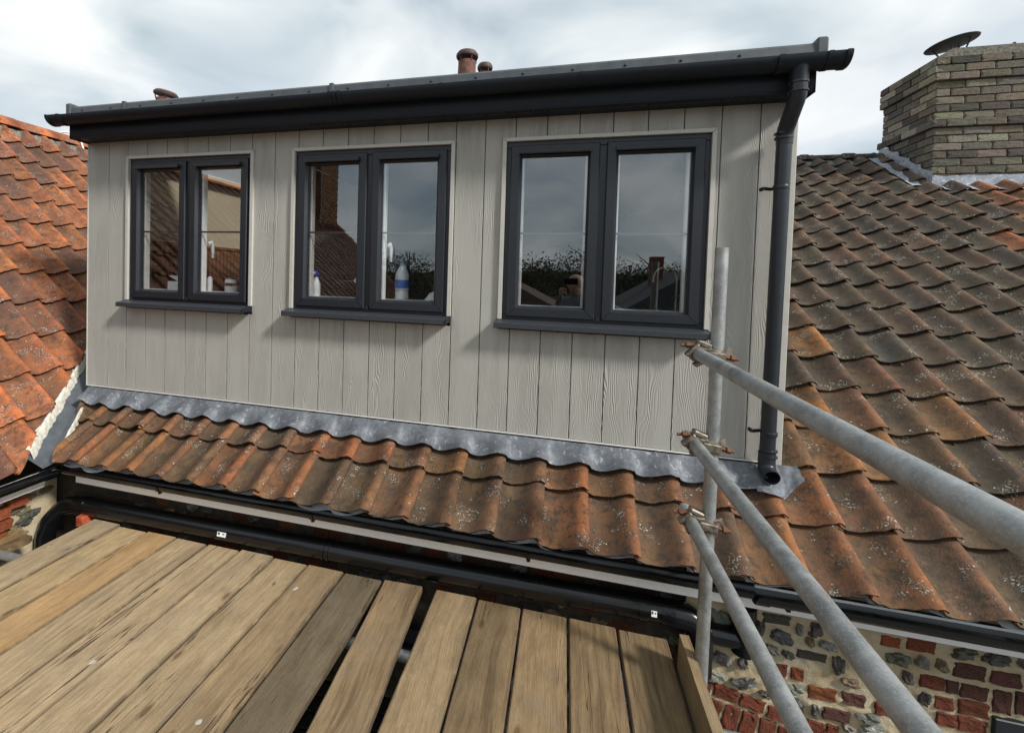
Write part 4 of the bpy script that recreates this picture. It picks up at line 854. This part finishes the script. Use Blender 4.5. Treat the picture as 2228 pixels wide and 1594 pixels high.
# ten boards, then the gap, then five more
for o in [o for o in bpy.data.objects if o.name.startswith('scaffold_board') and o.get('label') == LB[9]]: pass
for k in range(5):
    xa = 2.700 + k * .2275
    plank('scaffold_board', LB[11] if k == 0 else LB[15] if k == 4 else ['', 'brown scaffold board second from the open gap on its toe board side', 'brown scaffold board midway between the open gap and toe board', 'brown scaffold board second from the upright toe board'][k], xa, xa + .2185, -.425 + RND.uniform(-.006, .006), -4.4, PZ + RND.uniform(-.003, .003), TINT[11 + k], (.0 if k else .006), GRP)
tb = MB(); n = 24
for i in range(n + 1): pass
m = MB(); sd = 3.3; V = []; F = []; cs = [(-.019, 0), (.019, 0), (.019, -.19), (-.019, -.19)]
for i in range(41):
    t = i / 40; y = -.575 - 3.7 * t
    for cx_, cz_ in cs: V.append(Vector((3.862 + cx_ + .004 * mnoise.noise((sd + cx_ * 9, y * 3, 0)) + .02 * t, y + (.02 if cz_ < -.1 and i == 0 else 0), -.612 + .045 * t + cz_ + .005 * mnoise.noise((sd + cx_ * 20, y * 4, 3)) + (.0025 * mnoise.noise((cx_ * 90, y * 25, 6))))))
for i in range(40):
    for k in range(4): F.append((i * 4 + k, (i + 1) * 4 + k, (i + 1) * 4 + (k + 1) % 4, i * 4 + (k + 1) % 4))
F += [(0, 1, 2, 3), (163, 162, 161, 160)]; m.add(V, F); tag(m.build('toe_board', WOOD, None, 30, (.72, .68, .60)), 'rough timber toe board standing on edge along the platform side', 'board')
m = MB(); m.prism([(-.26, -.62), (.105, -.63), (.125, -.66), (.118, -.90), (-.26, -2.3)], -.83, -.80, 'z'); tag(m.build('timber_offcut', WOOD, None, 30, (.85, .75, .55)), 'short rough timber offcut wedged by the flint side wall', 'timber')
tag(MB().box((.245, -.47, -.80), (.30, -.40, -.735), .004, .002).build('brick', BRICK, None, 0, (.5, .11, .05)), 'small red brick end poking up beside the platform', 'brick')

def tube_thing(label, path, group=None):
    m = MB(); P = [Vector(path[0]).lerp(Vector(path[1]), i / 12) for i in range(13)]
    m.tube(P, .02415, 24, False, .0042); return tag(m.build('scaffold_tube', GALV, None, 60), label, 'tube', group)
UX, UY = 3.894, -.70
tube_thing('upright galvanised scaffold tube standing beside the dormer', ((UX - .005, UY, -3.7), (UX + .010, UY, 1.058)))
RX = 3.835; RZ = (.631, .268, -.050)
for z, y0, nm in zip(RZ, (-.685, -.605, -.60), ('top', 'middle', 'bottom')):
    tube_thing(nm + ' galvanised guard rail tube clamped to the upright', ((RX, y0, z), (RX, -4.6, z + .004)))
for i, y in enumerate((-.80, -1.62, -2.6, -3.9)): tube_thing('galvanised transom tube under the platform boards', ((-.30, y, PZ - .066), (4.3, y, PZ - .066)), 'transoms under the platform')
def coupler(z, label):
    t_ = thing('scaffold_coupler', label, 'coupler', (UX, UY, z - .03), 'couplers on the scaffold upright')
    yc = UY + .005; zc = z
    def band(c, ax, nm):
        m = MB(); A = Vector(ax); m.lathe(Vector(c) - A * .022, [(.0245, -.004), (.0325, -.002), (.0350, .008), (.0350, .036), (.0325, .046), (.0245, .048)], ax, 20); m.build(nm, FORGED, t_, 40)
    band((RX, yc, zc), (0, 1, 0), 'band'); band((UX, UY, zc - .002), (0, 0, 1), 'band')
    MB().box((RX + .012, yc - .028, zc - .030), (UX - .006, yc + .03, zc + .030), .008).build('saddle', FORGED, t_)
    # flap and bolt on the rail side
    m = MB(); m.obox((RX - .024, yc - .012, zc + .016), Matrix.Rotation(.7, 3, 'Y'), (.008, .021, .032), .004); m.obox((RX + .020, yc - .005, zc + .040), Matrix.Rotation(.35, 3, 'Y'), (.028, .020, .010), .005); m.obox((RX + .006, yc - .004, zc - .036), Matrix.Rotation(-.5, 3, 'Y'), (.022, .019, .008), .004); m.build('flap', FORGED, t_)
    MB().tube([(RX - .066, yc - .012, zc + .032), (RX + .03, yc - .012, zc + .040)], .0066, 10).build('bolt', RUST, t_, 50); MB().lathe((RX - .046, yc - .012, zc + .0335), [(.013, 0), (.013, .015)], (1, 0, .08), 6).build('nut', RUST, t_)
    # flap and bolt on the upright side
    m = MB(); m.obox((UX + .030, UY - .020, zc + .004), Matrix.Rotation(-.35, 3, 'Y') @ Matrix.Rotation(.3, 3, 'Z'), (.030, .006, .023), .003); m.obox((UX - .002, UY - .030, zc - .004), Matrix.Rotation(.1, 3, 'Y'), (.034, .008, .018), .004); m.build('flap', FORGED, t_)
    MB().tube([(UX - .01, UY - .030, zc + .004), (UX + .078, UY - .022, zc - .010)], .0066, 10).build('bolt', RUST, t_, 50); MB().lathe((UX + .050, UY - .0245, zc - .0055), [(.013, 0), (.013, .015)], (1, .09, -.16), 6).build('nut', RUST, t_)
for z, l in zip(RZ, ('rusty bolted coupler joining the top guard rail to the upright', 'rusty bolted coupler joining the middle guard rail to the upright', 'rusty bolted coupler joining the bottom guard rail to the upright')): coupler(z, l)

# ------------------------------------------------------------------ chimneys
def chimney(label, x0, x1, y0, y1, z0, z1, ch, bl, cols, single=True, bands=()):
    t_ = thing('chimney_stack', label, 'chimney', ((x0 + x1) / 2, (y0 + y1) / 2, z0)); g_ = .010
    MB().box((x0 + .012, y0 + .012, z0), (x1 - .012, y1 - .012, z1)).build('core', CHMORT, t_)
    st = MB(); n = int(round((z1 - z0) / ch))
    for r in range(n):
        z = z0 + ch * (r + .5); k = n - 1 - r; pr = 0.
        for a, b, p in bands:
            if a <= k <= b: pr = p
        for face in range(4):
            if not single and face > 1: pass
            L = (x1 - x0 if face % 2 == 0 else y1 - y0) + 2 * pr; s_ = -bl / 2 * (r % 2) if face % 2 == 0 else -bl / 2 * ((r + 1) % 2)
            while s_ < L - .01:
                a = max(0, s_) + g_ / 2; b = min(L, s_ + bl) - g_ / 2; s_ += bl
                if b - a < .03: continue
                c = (a + b) / 2; dep = .09
                if face == 0: P = (x0 - pr + c, y0 - pr + dep / 2, z); S = (b - a, dep, ch - g_)
                elif face == 1: P = (x1 + pr - dep / 2, y0 - pr + c, z); S = (dep, b - a, ch - g_)
                elif face == 2: P = (x0 - pr + c, y1 + pr - dep / 2, z); S = (b - a, dep, ch - g_)
                else: P = (x0 - pr + dep / 2, y0 - pr + c, z); S = (dep, b - a, ch - g_)
                if face % 2 == 1 and (c < dep or c > L - dep): 
                    if b - a < dep + .02: continue
                P = Vector(P) + Vector((RND.uniform(-.004, .004), RND.uniform(-.004, .004), RND.uniform(-.002, .002)))
                if single and face in (0, 3): place(RND.choice(BV2), 'brick', t_, P, jc(RND.choice(cols), .2), Matrix.Rotation(RND.uniform(-.012, .012), 3, 'Z'), S)
                else: st.box(P - Vector(S) / 2, P + Vector(S) / 2, .006)
    o = st.build('brick', BRICK, t_, 0, cols[0]); o['kind'] = 'stuff'
    MB().prism([(x0 - .02, z1 + .002), (x1 + .02, z1 + .002), (x1 - .12, z1 + .09), (x0 + .12, z1 + .09)], y0 - .01, y1 + .01, 'y').build('flaunching', GMORT, t_)
    return t_
GA = [(.205, .180, .140), (.25, .222, .168), (.16, .142, .116), (.10, .092, .080), (.31, .282, .222), (.185, .165, .13), (.13, .117, .098)]
ck = chimney('broad buff brick chimney stack beside the brown pantile slope', 7.10, 8.25, 3.45, 4.32, 1.93, 3.424, .083, .255, GA, True, ((0, 2, .028), (8, 8, .032)))
m = MB(); m.grid(lambda u, v: Vector((7.06 + 1.3 * u, 3.445 - .004 - .16 * max(0, v - .5) * 2, 2.16 - .11 * min(1, v * 2) - .075 * max(0, v - .5) * 2 + .012 * mnoise.noise((u * 12, v * 4, 0)) + (.03 * math.sin((7.06 + 1.3 * u - .29) / TW * 6.283) * max(0, v - .6)))), 60, 12, True); m.build('lead_flashing', LEADB, ck, 60)
m = MB(); m.grid(lambda u, v: Vector((7.085 - .004 - .17 * max(0, v - .5) * 2, 3.40 + .93 * u, ZR + TA * (3.40 + .93 * u) + .21 - .14 * min(1, v * 2) + .05 * (1 - min(1, v * 2)) * (math.floor(u * 5) / 5 - u) * 4 - .01 * v + .015 * mnoise.noise((u * 9, v * 4, 2)))), 60, 12); m.build('lead_flashing', LEADB, ck, 60)
MB().lathe((7.42, 3.75, 3.50), [(.10, 0), (.10, .02), (.06, .03)]).build('pot_base', GMORT, ck, 40)
cw = thing('chimney_cowl', 'thin dark disc cowl tilted on legs over the buff brick chimney', 'cowl', (7.42, 3.75, 3.53)); ax = Vector((-.17, .05, 1)).normalized()
MB().lathe(Vector((7.40, 3.75, 3.685)), [(.05, -.012), (.20, -.004), (.218, .004), (.222, .012), (.20, .024), (.10, .04), (.02, .046)], ax, 32).build('disc', COWL, cw, 40)
for a in (-2.2, -.9, .6, 2.6):
    c = Vector((7.42 + .07 * math.cos(a), 3.75 + .07 * math.sin(a), 3.51)); d = Vector((7.40 + .15 * math.cos(a), 3.75 + .15 * math.sin(a), 3.685 + .02 * math.cos(a))); MB().tube([c, d], .008, 8).build('leg', COWL, cw, 50)
tag(MB().tube([(7.855, 3.62, 3.48), (7.86, 3.62, 3.60)], .014, 10).build('metal_stub', RUST, None, 50), 'short rusty metal stub on top of the buff brick chimney', 'stub')
RB = [(.18, .07, .04), (.18, .07, .045)]
chimney('red brick stack carrying two pots behind the dormer roof', 1.25, 2.25, 4.05, 5.0, 1.9, 3.55, .078, .23, RB, False); chimney('red brick stack carrying one pot behind the orange ridge', -4.5, -3.6, 3.95, 4.8, 1.8, 3.45, .078, .23, RB, False)
chimney('red brick chimney on the orange ridge behind the scaffold platform', -3.85, -2.9, -8.85, -7.95, 1.9, 4.7, .078, .23, [(.15, .075, .035)], False)
def pot(label, x, y, z0, z1, r, tilt=0.):
    t_ = thing('chimney_pot', label, 'chimney pot', (x, y, z0)); h = z1 - z0
    MB().lathe((x, y, z0), [(r * 1.05, 0), (r * .92, h * .1), (r * .84, h - .28), (r * .82, h - .145)], (0, 0, 1), 24).build('pot', TERRA, t_, 40)
    ax = (tilt, 0, 1)
    m = MB(); m.lathe((x, y, z1 - .085), [(r * 1.0, 0), (r * 1.04, .015), (r * 1.04, .045), (r * .86, .085), (r * .4, .10)], ax, 24); m.build('cap', m_plain('brown_cap', (.07, .034, .026), .6, 0, .3), t_, 40)
    for k in range(5): a = k * 1.2566 + .4; MB().tube([(x + r * .83 * math.cos(a), y + r * .83 * math.sin(a), z1 - .16), (x + r * .9 * math.cos(a), y + r * .9 * math.sin(a), z1 - .075)], .010, 6).build('cap_strut', COWL, t_, 50)
pot('tall round terracotta pot above the dormer roof edge', 1.70, 4.3, 3.56, 4.39, .165); pot('smaller terracotta pot just behind the tall round one', 1.90, 4.75, 3.56, 4.395, .12)
pot('squat terracotta pot with angled cap above the dormer gutter', -4.05, 4.3, 3.5, 4.21, .20, .16)

# ------------------------------------------------------------------ the place behind the camera (seen in the glass)
LEAFD = m_leaf('winter_foliage', (.030, .036, .018), (.062, .060, .030)); BARK = m_plain('bark', (.06, .045, .032), .9)
def tree(x, y, h, w_, label):
    t_ = thing('tree', label, 'tree', (x, y, -3.7), 'trees behind the platform'); r = random.Random(int(x * 13 + y * 7))
    m = MB(); m.tube([(x, y, -3.7), (x + .2, y, -3.7 + h * .35), (x + .1, y + .2, -3.7 + h * .8)], [.3, .22, .05], 8)
    for k in range(9):
        a = r.uniform(0, 6.28); zz = h * r.uniform(.3, .7); m.tube([(x + .1, y, -3.7 + zz), (x + w_ * .3 * math.cos(a), y + w_ * .3 * math.sin(a), -3.7 + zz + h * .18)], [.07, .02], 6)
    m.build('trunk', BARK, t_, 50); m = MB()
    cl = [(r.gauss(0, w_ * .28), r.gauss(0, w_ * .28), h * (.44 + r.gauss(0, .15))) for _ in range(30)]
    for k in range(6000):
        c = r.choice(cl); p = Vector((x + c[0] + r.gauss(0, w_ * .16), y + c[1] + r.gauss(0, w_ * .12), -3.7 + c[2] + r.gauss(0, h * .06))); d = Vector((r.gauss(0, 1), r.gauss(0, 1), r.gauss(0, 1))).normalized(); e_ = d.orthogonal().normalized() * r.uniform(.09, .19); f_ = d.cross(e_) * .6
        m.add([p - e_, p + f_, p + e_, p - f_], [(0, 1, 2, 3)])
    m.build('crown', LEAFD, t_)
for k, (x, y, h, w_) in enumerate([(-16, -52, 9.5, 7), (-8, -58, 10, 8), (-1, -55, 9, 8), (6, -60, 10.5, 9), (13, -56, 9.5, 8), (20, -60, 10, 8), (28, -54, 9, 8), (36, -62, 10, 9), (44, -56, 9.5, 8)]): tree(x, y, h, w_, 'dark bushy tree in the row beyond the houses opposite')
def house(x, y, w_, d_, h, rh, label, col, rc):
    t_ = thing('house', label, 'house', (x, y, -3.7)); z = -3.7
    MB().box((x - w_ / 2, y - d_ / 2, z), (x + w_ / 2, y + d_ / 2, z + h)).build('wall', m_plain('house_brick', col, .9, 0, .2, 8), t_)
    P = [(x - w_ / 2 - .3, z + h - .1), (x, z + h + rh), (x + w_ / 2 + .3, z + h - .1)]; MB().prism(P, y - d_ / 2 - .2, y + d_ / 2 + .2, 'y').build('roof', m_plain('house_slates', rc, .85, 0, .2, 6), t_)
    for i in (-1, 1):
        for zz in (.9, h - 1.5): MB().box((x + i * w_ / 4 - .5, y + d_ / 2, z + zz), (x + i * w_ / 4 + .5, y + d_ / 2 + .05, z + zz + 1.1)).build('window', WHITE, t_)
    MB().box((x - w_ * .2, y - .4, z + h), (x - w_ * .2 + .7, y + .3, z + h + rh + .9)).build('chimney', BRICK, t_, 0, (.2, .08, .05))
house(9.5, -27, 7, 9, 3.0, 2.3, 'brick house with steep dark roof opposite the dormer', (.16, .09, .06), (.05, .05, .052)); house(19, -31, 8, 8, 2.8, 2.2, 'pale rendered house with red roof opposite', (.3, .27, .22), (.13, .06, .04)); house(-1, -33, 8, 8, 2.6, 2.0, 'low brick house with brown roof near the row of trees', (.16, .1, .07), (.09, .06, .045))

# the photographer, mirrored in the right window
def person():
    t_ = thing('person', 'person in grey jumper holding up a phone, mirrored in right window', 'person', (3.42, -3.12, PZ))
    bx_, by_ = 3.42, -3.12
    def skin(name, V, E_, Rr, mat):
        me = bpy.data.meshes.new(name); me.from_pydata([Vector(v) for v in V], E_, []); me.materials.append(mat); o = bpy.data.objects.new(name, me); COL.objects.link(o); o.parent = t_
        md = o.modifiers.new('skin', 'SKIN'); md.use_smooth_shade = True
        for sv, q in zip(me.skin_vertices[0].data, Rr): sv.radius = (q, q) if not hasattr(q, '__len__') else q
        me.skin_vertices[0].data[0].use_root = True
        s_ = o.modifiers.new('sub', 'SUBSURF'); s_.levels = 1; s_.render_levels = 2; return o
    # body, local to the feet: pelvis, chest, neck, head, arms raised to the phone, legs
    V = [(0, 0, .93), (0, 0, 1.12), (0, .01, 1.32), (0, .02, 1.45), (0, .03, 1.53), (0, .05, 1.60), (0, .05, 1.70),
         (-.17, .02, 1.40), (-.25, .10, 1.18), (-.16, .30, 1.50), (.17, .02, 1.40), (.25, .10, 1.18), (.05, .30, 1.52),
         (-.10, 0, .86), (-.11, .02, .48), (-.12, 0, .08), (-.12, .14, .04), (.10, 0, .86), (.11, .02, .48), (.12, 0, .08), (.12, .14, .04)]
    E_ = [(0, 1), (1, 2), (2, 3), (3, 4), (4, 5), (5, 6), (2, 7), (7, 8), (8, 9), (2, 10), (10, 11), (11, 12), (0, 13), (13, 14), (14, 15), (15, 16), (0, 17), (17, 18), (18, 19), (19, 20)]
    Rr = [.15, .15, .16, .08, .062, .085, .075, .075, .052, .034, .075, .052, .034, .10, .07, .045, .04, .10, .07, .045, .04]
    skin('body', V, E_, Rr, CLOTH)
    h = MB(); 
    for q in range(1): h.lathe(Vector((bx_, by_ + .055, PZ + 1.515)), [(.035, 0), (.068, .025), (.086, .07), (.092, .12), (.090, .165), (.070, .205), (.03, .222)], (0, .06, 1), 20)
    h.obox((bx_, by_ + .150, PZ + 1.615), Matrix.Identity(3), (.012, .018, .02), .006); h.obox((bx_ - .094, by_ + .05, PZ + 1.62), Matrix.Identity(3), (.01, .018, .03), .006); h.obox((bx_ + .094, by_ + .05, PZ + 1.62), Matrix.Identity(3), (.01, .018, .03), .006); h.build('head', SKIN, t_, 50)
    for sx_ in (-1, 1):
        m = MB(); cx_ = bx_ + (-.165 if sx_ < 0 else .055); cy_ = by_ + .31; cz_ = PZ + 1.535
        m.obox((cx_, cy_, cz_), Matrix.Identity(3), (.022, .018, .042), .010)
        for k in range(4): m.tube([(cx_ - sx_ * .005, cy_ + .01, cz_ + .03 - k * .02), (cx_ - sx_ * .03, cy_ + .045, cz_ + .035 - k * .02), (cx_ - sx_ * .06, cy_ + .05, cz_ + .033 - k * .018)], [.009, .0085, .007], 8)
        m.tube([(cx_, cy_ - .01, cz_ - .02), (cx_ - sx_ * .03, cy_ + .005, cz_ + .005)], [.011, .008], 8); m.build('hand', SKIN, t_, 50)
    m = MB(); m.box((bx_ - .095, by_ + .045, PZ + .1), (bx_ + .095, by_ + .05, PZ + .101))
    return t_
person()
tag(MB().box((3.285, -2.805, .862), (3.44, -2.797, .936), .003).build('phone', BLACK), 'dark phone held level in front of the photographer', 'phone')

# slatted grey lean-to roof below the platform, glimpsed through the gaps
lt = thing('lean_to_roof', 'dark grey slatted lean-to roof below the scaffold boards', 'roof', (2.4, -2.2, -1.6)); sl_me = None
MB().box((.3, -4.2, -1.52), (4.1, -.34, -1.49)).build('deck', UNDER, lt)
DGREY = m_plain('slat_grey', (.05, .053, .056), .6)
for i in range(40):
    m = MB(); m.box((-1.9, -.042, -.008), (1.9, .042, .008), .003)
    if sl_me is None: sl_me = m.mesh('slat', DGREY)
    place(sl_me, 'slat', lt, (2.2, -.42 - i * .095, -1.475))
MB().box((2.55, -4.2, -1.46), (2.60, -.36, -1.40), .003).build('rafter', SLATE, lt)
MB().box((.3, -.40, -1.10), (3.95, -.345, -1.02), .003).box((.3, -.43, -1.17), (3.95, -.345, -1.105), .003).build('head_frame', SLATE, lt)

# low wooded hill far behind the platform
HILL = m_leaf('far_wood', (.022, .026, .016), (.045, .043, .025))
tag(MB().grid(lambda u, v: Vector((-180 + 400 * u, -80 - 120 * v, -3.8 + (6.2 + 2.5 * mnoise.noise((u * 5, 0, 0))) * min(1, v * 5) + .9 * mnoise.noise((u * 90, v * 30, 0)) + .6 * mnoise.noise((u * 260, v * 80, 3)))), 260, 40, True).build('hill', HILL), kind='structure')

# moss cushions lodged along the tile joints
MOSS = m_leaf('moss', (.030, .032, .014), (.075, .066, .025)); mm = MB(); bm = bmesh.new(); bmesh.ops.create_icosphere(bm, subdivisions=1, radius=1); IV = [q.co.copy() for q in bm.verts]; IF = [tuple(q.index for q in f.verts) for f in bm.faces]; bm.free(); rg = random.Random(5)
for k in range(260):
    c = rg.randrange(1, 17); y = -.468 + .2665 * c + rg.gauss(-.004, .008); x = rg.uniform(4.5, 8.6); sc_ = rg.uniform(.004, .014)
    h = roll_h((x - .29) / TW) + .012
    p = rp(x, y, h); mm.add([p + Vector((q.x * sc_ * rg.uniform(.9, 1.8), q.y * sc_ * rg.uniform(.7, 1.2), q.z * sc_ * .7)) for q in IV], IF)
tag(mm.build('moss', MOSS, roof, 60), kind='stuff')
